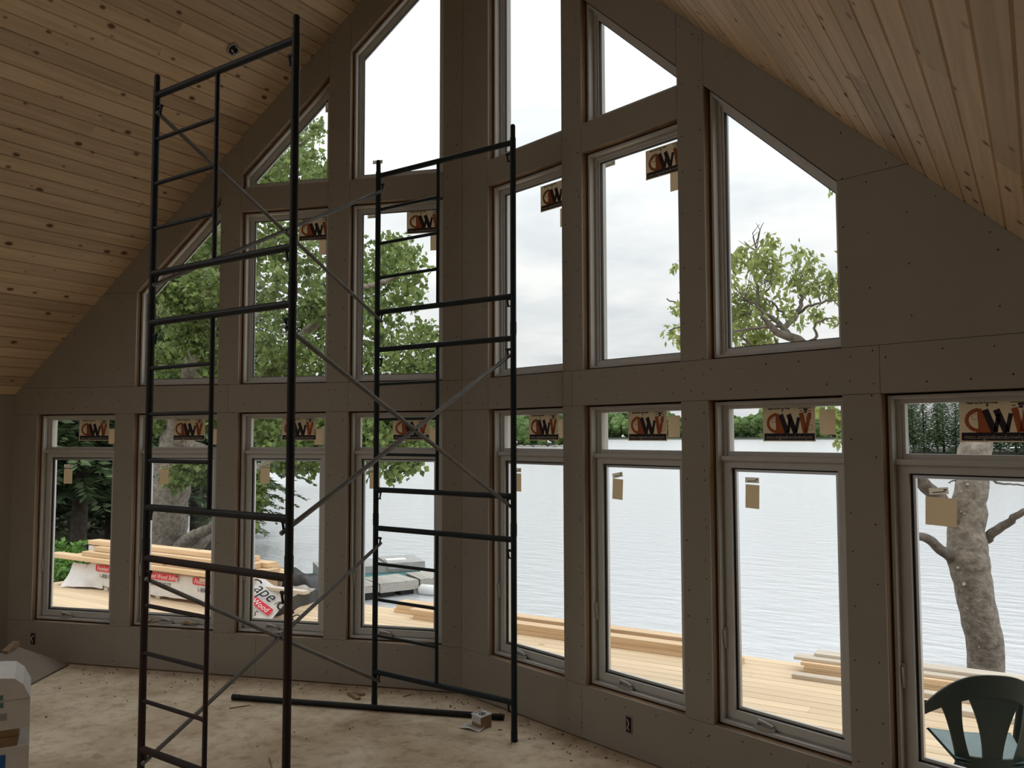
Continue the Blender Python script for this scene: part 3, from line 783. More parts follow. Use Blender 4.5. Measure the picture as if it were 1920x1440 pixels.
brace(P_NL, P_NR, P_FL, P_FR, 0)
brace(P_NR, P_NL, P_FR, P_FL, 1)
brace(P_NL, P_NR, P_FL, P_FR, 2)

# ------------------------------------------------------------------ things on the room floor
mb = MB(); pa, pb = V(-1.34, -.976, .021), V(.577, -.325, .021)
dq = (pb - pa).normalized()
mb.tube([pa, pa + dq * .06, pa + dq * .061, pb], [.0215, .0215, .0195, .0195], 12)
sp_ = mb.thing('steel_pipe', 'paint_black', 'loose dark steel pipe lying on the floor under the scaffold', 'pipe', smooth=True)
mb = MB(); mb.tube([pa - dq * .001, pa + dq * .004], .0165, 10); mb.part('bore_shade_disc', 'cavity_shade', sp_)  # dark end disc painting the shade inside the pipe

# little white carton by the scaffold foot
cb = V(.515, -.50, 0); o = thing('small_carton', cb, 'small white carton with round printed mark by the scaffold foot', 'carton', rz=-.35)
mb = MB(); mb.box((0, 0, .040), (.100, .085, .078)); mb.part('body', 'carton_brown', o, local=True)
mb = MB(); mb.box((0, -.002, .082), (.112, .094, .004), rx=.10); lidp = mb.part('lid', 'carton_white', o, local=True)
mb = MB(); mb.box((0, -.0445, .055), (.098, .003, .045)); mb.part('front_flap', 'carton_white', o, local=True)
mb = MB()
cir = lambda r, z: [(.012 + r * math.cos(k * .5236), -.004 + r * .8 * math.sin(k * .5236), z + r * .08 * math.sin(k * .5236)) for k in range(12)]
mb.ring(cir(.028, .0850), cir(.022, .0850), (0, 0, .0008)); mb.ring(cir(.012, .0850), cir(.004, .0850), (0, 0, .0008)); mb.box((-.036, 0, .0850), (.006, .06, .001), rx=.10); mb.part('printed_mark', 'ink_black', lidp, local=True)
mb = MB(); mb.grid(lambda u, v: cb + V(-.11 + .16 * u, -.11 + .09 * v, .003 + .012 * math.sin(3 * u + 2 * v) ** 2), 5, 5); mb.thing('plastic_scrap', 'carton_white', 'torn clear plastic scrap beside the small white carton', 'scrap')

# scraps near the wall
mb = MB(); q = atz(668, 1308, 0); mb.prism([q + V(-.10, .01, 0), q + V(-.06, .07, 0), q + V(.02, .075, 0), q + V(.02, .05, 0), q + V(-.03, .03, 0), q + V(.06, -.02, 0), q + V(.05, -.05, 0)], (0, 0, .018))
mb.thing('wood_offcut', 'scrap_wood', 'curved brown wood offcut on the floor near the left wall', 'offcut')
for i, (x0, y0, x1, y1, lab) in enumerate(((505, 1420, 510, 1440, 'thin pale wood sliver on the floor by the near scaffold post'), (430, 1328, 470, 1322, 'pale wood sliver on the floor near the loose pipe'), (756, 1306, 772, 1302, 'short brown stick on the floor against the left wall'))):
    a, b_ = atz(x0, y0, .004), atz(x1, y1, .004); mb = MB(); mb.tube([a, b_], [.004, .003], 6); mb.thing('wood_sliver', 'scrap_wood' if i else 'carton_brown', lab, 'wood scrap')
mb = MB(); rr = random.Random(9)
for i in range(300):
    if i < 190:
        side = rr.choice((-1, -1, 1)); c = W(side, rr.uniform(.05, 3.9 if side < 0 else 2.2), -abs(rr.gauss(0, .16)) - .03, 0)
    else: c = V(rr.uniform(-3.2, 2.6), rr.uniform(-3.6, -.9), 0)
    r_ = rr.uniform(.002, .008); a0 = rr.uniform(0, 6.28)
    mb.prism([c + V(r_ * math.cos(a0 + k * 1.57) * rr.uniform(.5, 1.6), r_ * math.sin(a0 + k * 1.57) * rr.uniform(.5, 1.2), .0005) for k in range(4)], (0, 0, rr.uniform(.002, .006)))
mb.thing('floor_debris', 'dust_chip', 'dark chips and crumbs scattered over the concrete floor', 'debris', kind='stuff', base=(0, 0, 0))

# leaning flat sheet in the far left corner
p0, p1 = atz(128, 1247, .004), atz(52, 1287, .004)
dirs = (p0 - p1).normalized(); back = V(-dirs.y, dirs.x, 0)
if back.x > 0: back = -back
mb = MB(); Ls = (p0 - p1).length
a, b_, c, d = p1, p0, p0 + back * .36 + V(0, 0, .17) - dirs * .12, p1 + back * .42 + V(0, 0, .17)
nn = (b_ - a).cross(d - a).normalized(); nn = nn if nn.z > 0 else -nn
mb.prism([a, b_, c, d], nn * .012)
mb.thing('leaning_sheet', 'cardboard_grey', 'grey cardboard sheet leaning in the left corner behind the cartons', 'sheet')
mb = MB(); q = c - dirs * .10 + V(0, 0, .03); mb.box(q, (.16, .05, .03), rz=math.atan2(dirs.y, dirs.x), ry=-.25); mb.thing('wood_block', 'scrap_wood', 'small brown block resting on top of the leaning sheet', 'wood block')

# stacked cartons at lower left (front right corner at the origin of each, turned towards the room)
RZC = 1.06
def carton(name, w_, d_, h, loc, lab, mt, prints, flap=False, rz=RZC):
    o = thing(name, loc, lab, 'carton', 'cartons stacked at the left', rz=rz)
    mb = MB()
    if flap:
        xs = [(0, 0), (-.002, h * .58), (-.035, h * .84), (-.075, h * .97), (-.13, h), (-w_, h), (-w_, 0)]
        mb.prism([(x, 0, z) for x, z in xs], (0, d_, 0))
    else: mb.box((-w_ / 2, d_ / 2, h / 2), (w_, d_, h))
    mb.part('body', mt, o, local=True)
    for (px0, px1, pz0, pz1, pm) in prints:
        mb = MB(); mb.box(((px0 + px1) / 2, -.001, (pz0 + pz1) / 2), (px1 - px0, .002, pz1 - pz0)); mb.part('print', pm, o, local=True)
    mb = MB(); mb.box((-w_ / 2, -.0008, h * .56), (w_ - .004, .0012, .003)); mb.part('fold_line', 'print_grey', o, local=True)
    return o
bx = atz(51, 1505, 0); Z1 = .298; Z2 = .388; H3 = .265
carton('shipping_carton', .5, .4, Z1, bx, 'white carton with blue print standing on the floor at left', 'carton_white', [(-.17, -.105, Z1 - .10, Z1 - .035, 'print_blue'), (-.17, -.10, Z1 - .125, Z1 - .115, 'print_grey'), (-.17, -.10, Z1 - .15, Z1 - .138, 'print_blue')])
o = thing('paper_bundle', bx + V(0, 0, Z1 + .001), 'brown kraft paper bundle wedged between two white cartons', 'bundle', 'cartons stacked at the left', rz=RZC)
mb = MB(); hh = Z2 - Z1 - .002
mb.prism([(-.45, .01, 0), (-.055, .01, 0), (-.045, .01, hh * .6), (-.065, .01, hh), (-.45, .01, hh)], (0, .35, 0)); mb.part('body', 'carton_brown', o, local=True)
mb = MB(); mb.box((-.25, .006, hh * .5), (.38, .006, .006)); mb.part('crease', 'scrap_wood', o, local=True)
carton('open_carton', .5, .4, H3, bx + V(0, 0, Z2), 'white carton with rounded top flap, topmost of the left stack', 'carton_white', [(-.19, -.125, .155, .18, 'print_green'), (-.19, -.122, .115, .14, 'print_green'), (-.19, -.105, .05, .085, 'print_grey')], flap=True)

# ------------------------------------------------------------------ OUTSIDE: deck
ZD = -0.15; YE = 2.78; XD0, XD1 = -8.24, 6.4; BP = 0.1385
deck = thing('deck', (0, 2.0, ZD), 'new pale pine plank deck outside the windows', 'deck', kind='structure')
dm = {}
def deck_board(L):
    k = round(L, 2)
    if k not in dm:
        w, c, th = BP - .008, .005, .035
        prof = [(-w / 2, -c), (-w / 2 + c, 0), (w / 2 - c, 0), (w / 2, -c), (w / 2, -th), (-w / 2, -th)]
        mb = MB(); mb.prism([(-k / 2 + .001, y, z) for y, z in prof], (k - .002, 0, 0)); dm[k] = mb.mesh('deck_board', 'deck_pine')
    return dm[k]
rr = random.Random(21)
y = YE - BP / 2
while y > -2.6:
    runs = [(XD0, XD1)]
    if y < .34:
        xc = (.30 - y) / math.tan(A) if y > -1.2 else 4.5
        xc = min(xc, 4.5)
        runs = [(XD0, -xc), (xc, XD1)]
    for x0, x1 in runs:
        x = x0
        while x < x1 - .05:
            L = rr.choice((2.4, 3.2, 3.66, 4.88)) if x > x0 else rr.choice((1.8, 2.4, 3.66, 4.88))
            if x + L > x1 - .4: L = x1 - x
            L = round(L, 2)
            link_part('deck_board', deck_board(L), deck, (x + L / 2, y - 2.0, 0))
            x += L
    y -= BP
mb = MB(); mb.box(((XD0 + XD1) / 2, YE - .03, ZD - .16), (XD1 - XD0, .04, .24)); mb.box((XD0 + .03, .2, ZD - .16), (.04, 5.1, .24))
for xj in np.arange(XD0 + .4, XD1, .6): mb.box((xj, 1.55, ZD - .14), (.04, 2.3, .20))
mb.part('joists', 'grey_lumber', deck)
for xj in np.arange(XD0 + .3, XD1, 2.4):
    mb = MB(); mb.box((xj, YE - .25, ZD - 1.2), (.14, .14, 2.0)); mb.part('support_post', 'grey_lumber', deck)

# lumber lying about on the deck ------------------------------------------
_lm = {}
def lumber(x0, x1, y, z0, w, h, lab, mt='lumber_pine', rz=0.0, group=None):
    k = (round(x1 - x0, 2), w, h, mt)
    if k not in _lm:
        c = min(w, h) * .06
        prof = [(-w / 2 + c, 0), (w / 2 - c, 0), (w / 2, c), (w / 2, h - c), (w / 2 - c, h), (-w / 2 + c, h), (-w / 2, h - c), (-w / 2, c)]
        mb = MB(); mb.prism([(-k[0] / 2, yy, zz) for yy, zz in prof], (k[0], 0, 0)); _lm[k] = mb.mesh('lumber_board', mt)
    o = bpy.data.objects.new('lumber_board', _lm[k]); COL.objects.link(o); o.location = ((x0 + x1) / 2, y, z0); o.rotation_euler = (0, 0, rz)
    return tag(o, lab, 'lumber', group)
G1 = 'beams lying along the deck edge'
lumber(-2.36, 1.35, 2.47, ZD + .001, .13, .045, 'bottom beam of the front low stack along the deck edge', group=G1)
lumber(-2.42, 1.32, 2.475, ZD + .047, .14, .062, 'top beam of the front low stack along the deck edge', group=G1)
lumber(-2.80, 1.25, 2.66, ZD + .001, .13, .045, 'bottom beam of the rear stack at the deck edge', group=G1)
lumber(-2.76, 1.25, 2.66, ZD + .047, .14, .045, 'middle beam of the rear stack at the deck edge', group=G1)
lumber(-2.74, 1.22, 2.67, ZD + .093, .15, .040, 'top beam of the rear stack at the deck edge', group=G1)
G2 = 'loose planks behind the green chair'
lumber(1.84, 5.9, 2.29, ZD + .001, .10, .035, 'single pale plank lying in front of the plank pile', 'grey_lumber', group=G2)
lumber(1.92, 5.8, 2.47, ZD + .001, .14, .038, 'brown plank at the bottom of the right plank pile', group=G2)
lumber(1.90, 5.8, 2.48, ZD + .040, .14, .030, 'second plank from the bottom of the right plank pile', group=G2)
lumber(1.87, 5.9, 2.50, ZD + .071, .14, .028, 'third plank from the bottom of the right plank pile', group=G2)
lumber(1.80, 5.9, 2.55, ZD + .100, .14, .026, 'pale plank jutting left on top of the right plank pile', 'grey_lumber', group=G2)
lumber(1.95, 5.9, 2.66, ZD + .127, .16, .024, 'rearmost pale plank, highest on the right plank pile', 'grey_lumber', group=G2)
lumber(2.75, 6.2, 1.93, ZD + .001, .13, .04, 'pale plank lying alone beside the green chair', 'grey_lumber', rz=-.02, group=G2)

# wrapped lumber bundle with loose boards on top --------------------------
ZW0, ZW1 = ZD + .05, .20
def crumple(p, amp, sc):
    q = Vector(p) * sc
    return Vector(p) + Vector((noise.noise(q), noise.noise(q + V(7, 3, 1)), noise.noise(q + V(1, 9, 5)))) * amp
wrap = thing('wrapped_bundle', (-5.8, 2.0, ZD), 'white plastic wrapped lumber bundle with red lettering on the deck', 'lumber bundle')
mb = MB()
prof = [(1.66, ZW0), (1.655, ZW0 + .1), (1.66, ZW1 - .02), (1.70, ZW1), (2.0, ZW1 + .01), (2.36, ZW1), (2.40, ZW1 - .03), (2.39, ZW0 + .1), (2.38, ZW0)]
xs = np.linspace(-7.35, -4.45, 36)
mb.grid(lambda u, v: crumple((-7.35 + 2.9 * u, np.interp(v * 8, range(9), [p[0] for p in prof]), np.interp(v * 8, range(9), [p[1] for p in prof])), .022, 4.0), 44, 26)
mb.part('wrap', 'wrap_white', wrap, smooth=True, fix=False)
mb = MB(); mb.box((-5.9, 2.02, (ZW0 + ZW1) / 2 - .01), (2.86, .66, ZW1 - ZW0 - .04)); mb.part('lumber_core', 'lumber_pine', wrap)
for x in (-7.0, -5.9, -4.8):
    mb = MB(); mb.box((x, 2.02, ZD + .025), (.09, .7, .05)); mb.part('skid', 'grey_lumber', wrap)
# left tail of the wrap spread on the boards
def tail(u, v):
    a = V(-7.35, 1.66 + .5 * v, ZW1 - .0); b_ = V(-8.05 + .25 * v, 1.55 + .75 * v, ZD + .012)
    p = a.lerp(b_, u); p.z = a.z + (b_.z - a.z) * min(1, u * 1.5) ** .8
    if u < .02: return p
    return crumple(p, .05 * min(1, u * 2), 5) + V(0, 0, .02)
mb = MB(); mb.grid(tail, 22, 16); mb.part('loose_tail', 'wrap_white', wrap, smooth=True, fix=False)
def front_tail(u, v):
    p = V(-7.75 + .7 * u, 1.66 - .18 * v * (1 - u), ZW1 - .03 - (ZW1 - ZD - .05) * v)
    return crumple(p, .03, 6)
mb = MB(); mb.grid(front_tail, 14, 10); mb.part('front_tail', 'wrap_white', wrap, smooth=True, fix=False)
# lettering panels on the front of the wrap
def rounded(x0, x1, z0, z1, r, y):
    pts = []
    for cx, cz, a0 in ((x1 - r, z1 - r, 0), (x0 + r, z1 - r, 90), (x0 + r, z0 + r, 180), (x1 - r, z0 + r, 270)):
        for k in range(5):
            a = math.radians(a0 + 22.5 * k); pts.append((cx + r * math.cos(a), y, cz + r * math.sin(a)))
    return pts
fin = text_mesh('Finished Wood Siding', .078, 'wrap_text_white', shear=.35, align='LEFT')
tel = text_mesh('1-800-565-7577', .076, 'ink_black', shear=.1, align='LEFT')
for k, x0 in enumerate((-7.17, -6.17, -5.17)):
    yy = 1.628; zz = .105
    mb = MB(); mb.prism(rounded(x0, x0 + .70, zz, zz + .085, .022, yy), (0, .004, 0)); lo = mb.part('red_panel', 'wrap_red', wrap)
    link_part('panel_lettering', fin, lo, (x0 + .03 + 5.8, yy - .003 - 2.0, zz + .040 - ZD))
    link_part('phone_lettering', tel, wrap, (x0 + .08 + 5.8, yy + .002 - 2.0, zz - .060 - ZD))
# right flap with big lettering, and its black inside
fh = V(_f.x, _f.y, 0).normalized(); ft = (V(0, 0, .86) + fh * .5).normalized()
fdir = (_r0 * .82 - ft * .57).normalized(); fup = (_r0 * .57 + ft * .82).normalized(); fn = fdir.cross(fup)
if fn.y > 0: fn = -fn
fo_ = aty(470, 1100, 1.50)
mb = MB(); mb.grid(lambda u, v: fo_ + fdir * (-.28 + .74 * u) + fup * (-.30 + .46 * v) - fn * (.02 * math.sin(5 * u) * v + .006), 14, 10); fl_ = mb.part('lettered_flap', 'wrap_white', wrap, smooth=True, fix=False)
Rf = Matrix((fdir, -fn, fup)).transposed().to_euler()
def on_flap(name, me, a, c, off=.02): link_part(name, me, wrap, (fo_ + fdir * a + fup * c + fn * off) - V(-5.8, 2.0, ZD), Rf)
mb = MB(); mb.box((0, 0, 0), (.66, .002, .085)); rb = mb.mesh('red_band', 'wrap_red')
on_flap('red_band', rb, .08, -.095, .024)
on_flap('flap_lettering', text_mesh('Cape Cod', .19, 'ink_black', shear=.4, align='LEFT'), -.08, .040, .026)
on_flap('flap_lettering', text_mesh('Finished Wood', .085, 'wrap_text_white', shear=.2, align='LEFT'), -.16, -.098, .028)
on_flap('flap_lettering', text_mesh('1-800-565', .10, 'ink_black', shear=.1, align='LEFT'), -.12, -.205, .026)
def black_flap(u, v):
    a = aty(488 + 115 * u, 1163 - 42 * u ** 1.3, 1.45 + .95 * u); b_ = aty(528 + 72 * u, 1128 - 26 * u, 1.62 + .8 * u)
    p = a.lerp(b_, v); p.z = max(p.z, ZD + .008) + .05 * math.sin(3.14 * v) * .6
    return crumple(p, .035, 6)
mb = MB(); mb.grid(black_flap, 22, 10)
mb.thing('black_tarp_flap', 'wrap_black', 'crumpled black plastic flap at right end of the white bundle', 'tarp', smooth=True, fix=False)
def black_tarp(u, v):
    x, y = -5.9 + 1.95 * u, 2.44 + .33 * v
    hgt = min(1, 5 * u, 9 * (1 - u), 7 * v, 7 * (1 - v)) ** .6
    p = V(x, y, ZD + .006 + (.40 - .08 * u) * hgt)
    c = crumple(p, .075 * hgt, 3.5); c.z = max(c.z, ZD + .005); c.y = min(c.y, YE - .02); return c
mb = MB(); mb.grid(black_tarp, 30, 18)
mb.thing('black_tarp', 'wrap_black', 'rumpled black tarp heaped behind the board pile', 'tarp', smooth=True, fix=False)
# clear plastic crumpled at far right of the bundle
mb = MB(); mb.grid(lambda u, v: crumple(V(-4.25 + .45 * u, 2.30 + .05 * v, ZD + .03 + (.20) * v), .05, 7), 16, 8)
mb.thing('clear_plastic', 'wrap_white', 'crumpled clear plastic sheet standing at end of the bundle', 'plastic sheet', smooth=True, fix=False)
# boards on top
G3 = 'loose boards on the wrapped bundle'
bt = [(-8.15, -3.98, 1.62, 0, 'lowest front board jutting far left on the wrapped bundle'),
      (-7.75, -4.02, 1.80, 0, 'lowest middle board on the wrapped bundle'),
      (-7.6, -3.92, 1.98, 0, 'lowest rear board on the wrapped bundle'),
      (-7.55, -4.10, 2.16, 0, 'lowest rearmost board on the wrapped bundle'),
      (-7.45, -4.12, 1.68, 1, 'second layer front board on the wrapped bundle'),
      (-7.5, -4.0, 1.85, 1, 'second layer middle board on the wrapped bundle'),
      (-7.4, -4.16, 2.02, 1, 'second layer rear board on the wrapped bundle'),
      (-7.3, -4.20, 1.76, 2, 'third layer front board on the wrapped bundle'),
      (-7.35, -4.1, 1.93, 2, 'third layer rear board on the wrapped bundle'),
      (-7.6, -4.34, 1.86, 3, 'top single board on the wrapped bundle')]
for x0, x1, y, lay, lab in bt: lumber(x0, x1, y, ZW1 + .03 + lay * .062, .165, .058, lab, rz=rr.uniform(-.001, .001), group=G3)
lumber(-5.0, -3.25, 1.64, .165, .09, .035, 'weathered grey plank jutting right from the bundle', 'grey_lumber', group=G3)
mb = MB(); c = aty(186, 1030, 1.9); mb.grid(lambda u, v: crumple(c + V(.16 * math.cos(6.283 * u) * math.sin(3.14 * v), .12 * math.sin(6.283 * u) * math.sin(3.14 * v), .07 * math.cos(3.14 * v)), .06, 14), 16, 10)
mb.thing('plastic_wad', 'wrap_white', 'crumpled wad of grey plastic film on the left board ends', 'plastic', smooth=True, fix=False)

# green plastic garden chair ----------------------------------------------
ch = thing('garden_chair', (3.37, .03, ZD), 'dark green moulded plastic armchair on the deck facing the lake', 'chair', rz=.34)
HB, ZS = .845, .385           # total height, rear seat height (chair faces local +y)
def ab(x):                    # curve of the back: sides wrap forward
    return -.20 + .16 * (abs(x) / .30) ** 2.2
def sheet(mb, pts_l, pts_r, th=.016):
    """ribbon between two polylines of (x, z); y from the curve of the back, leaning back with height"""
    n = len(pts_l); vs = []
    for off in (0, th):
        for (x, z) in pts_l + pts_r:
            vs.append((x, ab(x) - .11 * max(0, (z - ZS)) / (HB - ZS) + off, z))
    m_ = 2 * n; fs = []
    for o_ in (0, m_):
        for i in range(n - 1): fs.append((o_ + i, o_ + i + 1, o_ + n + i + 1, o_ + n + i))
    for i in range(n - 1):
        fs.append((i, i + 1, m_ + i + 1, m_ + i)); fs.append((n + i, n + i + 1, m_ + n + i + 1, m_ + n + i))
    fs += [(0, n, m_ + n, m_), (n - 1, 2 * n - 1, m_ + 2 * n - 1, m_ + n - 1)]
    mb.add(vs, fs)
zz = lambda a, b_, k=8: [a + (b_ - a) * i / (k - 1) for i in range(k)]
bk = MB()
# head rail: arch that becomes the arms
arch_t, arch_b = [], []
for i in range(33):
    x = -.30 + .60 * i / 32; q = abs(x) / .30
    top = HB - .235 * q ** 2.6
    arch_t.append((x, top)); arch_b.append((x, HB - .115 - .17 * q ** 2.0 if q > .45 else HB - .115 - .035 * (q / .45) ** 2))
sheet(bk, arch_t, arch_b)
# centre splat and outer stiles
sheet(bk, [(-.135 + .09 * (1 - (1 - t) ** 2), HB - .10 - (HB - .10 - ZS + .02) * t) for t in zz(0, 1, 12)], [(.135 - .09 * (1 - (1 - t) ** 2), HB - .10 - (HB - .10 - ZS + .02) * t) for t in zz(0, 1, 12)])
for s in (-1, 1):
    sheet(bk, [(s * (.245 - .085 * t ** .6), HB - .19 - (HB - .19 - ZS + .02) * t) for t in zz(0, 1, 12)], [(s * (.150 - .055 * t ** .8 + .018 * math.sin(3.14 * t)), HB - .125 - (HB - .125 - ZS + .02) * t) for t in zz(0, 1, 12)])
sheet(bk, [(x, ZS + .012) for x in zz(-.165, .165, 9)], [(x, ZS - .055) for x in zz(-.165, .165, 9)])
bk.part('backrest', 'chair_green', ch, smooth=True, local=True)
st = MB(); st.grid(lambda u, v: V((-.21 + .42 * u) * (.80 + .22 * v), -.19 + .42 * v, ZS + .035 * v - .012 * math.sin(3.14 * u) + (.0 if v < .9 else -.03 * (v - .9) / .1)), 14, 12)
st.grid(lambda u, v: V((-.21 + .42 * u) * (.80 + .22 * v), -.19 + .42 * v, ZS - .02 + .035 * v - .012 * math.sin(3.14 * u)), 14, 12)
st.part('seat', 'chair_seat_sheen', ch, smooth=True, local=True, fix=False)
for s in (-1, 1):
    arm = MB()
    pts = [(s * .285, -.06, HB - .21), (s * .305, .02, HB - .245), (s * .31, .12, HB - .255), (s * .305, .22, HB - .26), (s * .295, .26, HB - .29)]
    for i in range(len(pts) - 1):
        a, b_ = V(*pts[i]), V(*pts[i + 1]); arm.add([a + V(-.03, 0, 0), a + V(.03, 0, 0), b_ + V(.03, 0, 0), b_ + V(-.03, 0, 0), a + V(-.026, 0, -.022), a + V(.026, 0, -.022), b_ + V(.026, 0, -.022), b_ + V(-.026, 0, -.022)], [(0, 1, 2, 3), (4, 7, 6, 5), (0, 4, 5, 1), (2, 6, 7, 3), (0, 3, 7, 4), (1, 5, 6, 2)])
    arm.part('armrest', 'chair_green', ch, smooth=True, local=True)
    lg = MB(); lg.tube([(s * .295, .25, HB - .27), (s * .265, .235, ZS), (s * .255, .25, .22), (s * .27, .29, .0)], [.026, .030, .027, .022], 8); lg.part('leg', 'chair_green', ch, smooth=True, local=True)
    lg = MB(); lg.tube([(s * .15, -.195, ZS - .02), (s * .19, -.20, ZS - .10), (s * .215, -.23, .20), (s * .235, -.28, .0)], [.026, .030, .026, .021], 8); lg.part('leg', 'chair_green', ch, smooth=True, local=True)

# ------------------------------------------------------------------ ground, lake, shores
ZL = -1.6
lake = MB(); lake.add([(-900, 2, ZL), (700, 2, ZL), (700, 1500, ZL), (-900, 1500, ZL)], [(0, 1, 2, 3)])
lake.thing('lake', 'lake_water', 'pale rippled lake under an overcast sky', 'lake', kind='structure', base=(0, 0, ZL), fix=False)
def land_h(x, y):
    # house bank and the wooded bank running out to the left
    d1 = y - 3.4 - .35 * math.sin(x * .5)                       # bank below the deck
    nx, ny = .62, .785                                          # shoreline of the left bank
    d2 = (x + 8.6) * nx + (y - 4.6) * ny
    d = min(d1, d2) if x < -2 else d1
    d = d1 if d1 < d2 else d2
    h = -1.0 - .55 * max(-1.5, min(3.0, d)) * .5
    if d > 0: h = -1.0 - .5 * d
    else: h = -1.0 + min(.25, -d * .05)
    if d2 < -1 and x < -9: h += min(1.2, (-d2 - 1) * .07)
    return max(h, -3.2) + .10 * noise.noise(V(x * .6, y * .6, 0))
gd = MB()
gx = np.concatenate([np.arange(-90, -20, 3.5), np.arange(-20, 12, .8)]); gy = np.concatenate([np.arange(-14, 14, .8), np.arange(14, 80, 3.5)])
vs_ = [(x, y, land_h(x, y) if not (-4.4 < x < 4.6 and y < .2 - abs(x) * .3) else -1.2) for x in gx for y in gy]
ny_ = len(gy)
gd.add(vs_, [(i * ny_ + j, (i + 1) * ny_ + j, (i + 1) * ny_ + j + 1, i * ny_ + j + 1) for i in range(len(gx) - 1) for j in range(ny_ - 1)])
gd.thing('ground', 'soil', 'dark wooded ground sloping to the lake', 'ground', kind='structure', base=(0, 0, -1), smooth=True, fix=False)
def shore(name, pts, w_, h, lab):
    mb = MB(); vs, fs = [], []
    for i, (x, y) in enumerate(pts):
        d = (Vector((x, y, 0)) - Vector((CAM.x, CAM.y, 0))).normalized()
        for dd, zz_ in ((0, ZL - .3), (w_ * .02, ZL + .25 * h * .2), (w_ * .3, ZL + h * .5), (w_, ZL + h), (w_ * 1.6, ZL - 1)): vs.append((x + d.x * dd, y + d.y * dd, zz_ + (0 if dd == 0 else noise.noise(V(i * .7, dd, 0)) * h * .1)))
    k = 5; fs = [(i * k + j, (i + 1) * k + j, (i + 1) * k + j + 1, i * k + j + 1) for i in range(len(pts) - 1) for j in range(k - 1)]
    mb.add(vs, fs); return mb.thing(name, 'shore_soil', lab, 'shore', kind='structure', smooth=True, fix=False)
def pixline(x0, x1, y, n): return [tuple(atz(x0 + (x1 - x0) * i / (n - 1), y, ZL)[:2]) for i in range(n)]
shore('far_shore', pixline(1020, 1690, 824, 24), 90, 2.5, 'far wooded shore across the lake')
shore('near_point', pixline(300, 1066, 838, 24), 40, 1.2, 'wooded point jutting into the lake, nearer than far shore')
shore('right_shore', pixline(1640, 2300, 857, 20), 30, 1.0, 'wooded shore behind the tree trunk at right')

# ------------------------------------------------------------------ trees
def leaf_cloud(centers, radii, counts, size, droop=0.3, flat=1.0, seed=0, aspect=.62):
    g = np.random.default_rng(seed)
    C_, R_ = [], []
    for c, r, k in zip(centers, radii, counts):
        d = g.normal(size=(k, 3)); d /= np.linalg.norm(d, axis=1)[:, None]
        rad = r * g.random(k) ** .45
        p = np.array(c) + d * rad[:, None] * np.array([1, 1, flat])
        C_.append(p)
    P = np.concatenate(C_); n_ = len(P)
    a = g.normal(size=(n_, 3)); a[:, 2] -= droop * 1.5; a /= np.linalg.norm(a, axis=1)[:, None]
    b_ = np.cross(a, g.normal(size=(n_, 3))); b_ /= np.linalg.norm(b_, axis=1)[:, None]
    c_ = np.cross(a, b_)
    s = size * (.6 + .8 * g.random(n_))[:, None]
    v0 = P; v1 = P + a * s * .48 + b_ * s * aspect * .5 + c_ * s * .10; v2 = P + a * s; v3 = P + a * s * .48 - b_ * s * aspect * .5 + c_ * s * .10
    verts = np.stack([v0, v1, v2, v3], 1).reshape(-1, 3)
    i0 = np.arange(n_) * 4
    faces = np.stack([i0, i0 + 1, i0 + 2, i0 + 3], 1)
    return verts, faces
def leaf_obj(name, verts, faces, mt, parent, label=None):
    base = np.array(world_loc(parent))
    me = bpy.data.meshes.new(name); me.from_pydata((verts - base).tolist(), [], faces.tolist()); me.materials.append(MATS[mt]); me.update()
    o = bpy.data.objects.new(name, me); COL.objects.link(o); o.parent = parent; o['kind'] = 'stuff'
    if label: o['label'] = label
    return o
def wob(pts, amp, k=4, seed=0):
    """subdivide a polyline and roughen it"""
    g = random.Random(seed); out = []
    pts = [Vector(p) for p in pts]
    for i in range(len(pts) - 1):
        for j in range(k):
            t = j / k
            p0, p1, p2, p3 = pts[max(i - 1, 0)], pts[i], pts[i + 1], pts[min(i + 2, len(pts) - 1)]
            q = .5 * ((2 * p1) + (p2 - p0) * t + (2 * p0 - 5 * p1 + 4 * p2 - p3) * t * t + (3 * p1 - p0 - 3 * p2 + p3) * t ** 3)
            out.append(q + V(g.uniform(-1, 1), g.uniform(-1, 1), g.uniform(-1, 1)) * amp)
    out.append(pts[-1]); return out
def radii(r0, r1, n_): return [r0 + (r1 - r0) * i / (n_ - 1) for i in range(n_)]

# -- tree with the leaning trunk by the deck on the right
DT = 8.7
tb = atd(1852, 1330, DT); tb.z = land_h(tb.x, tb.y)
rt = thing('shore_maple', tb, 'grey lichened tree trunk with forking limbs behind the green chair', 'tree')
tp = [(1856, 1400, 0, .185), (1850, 1275, 0, .172), (1843, 1190, 0, .175), (1826, 1110, 0, .178), (1814, 1050, 0, .195), (1812, 1000, 0, .180), (1818, 950, 0, .160), (1822, 900, .0, .150), (1828, 850, .1, .160), (1840, 780, .2, .13), (1855, 650, .3, .11), (1850, 480, .4, .08), (1862, 300, .5, .04)]
pts = [tb - V(0, 0, .4)] + [atd(x, y, DT + d) for x, y, d, r_ in tp]; rad = [.21] + [r_ for *_, r_ in tp]
w_ = wob(pts, .012, 4, 3); rw = list(np.interp(np.linspace(0, len(rad) - 1, len(w_)), range(len(rad)), rad))
mb = MB(); mb.tube(w_, [r_ * (1 + .05 * noise.noise(p * 5)) for r_, p in zip(rw, w_)], 18)
mb.part('trunk', 'bark', rt, smooth=True)
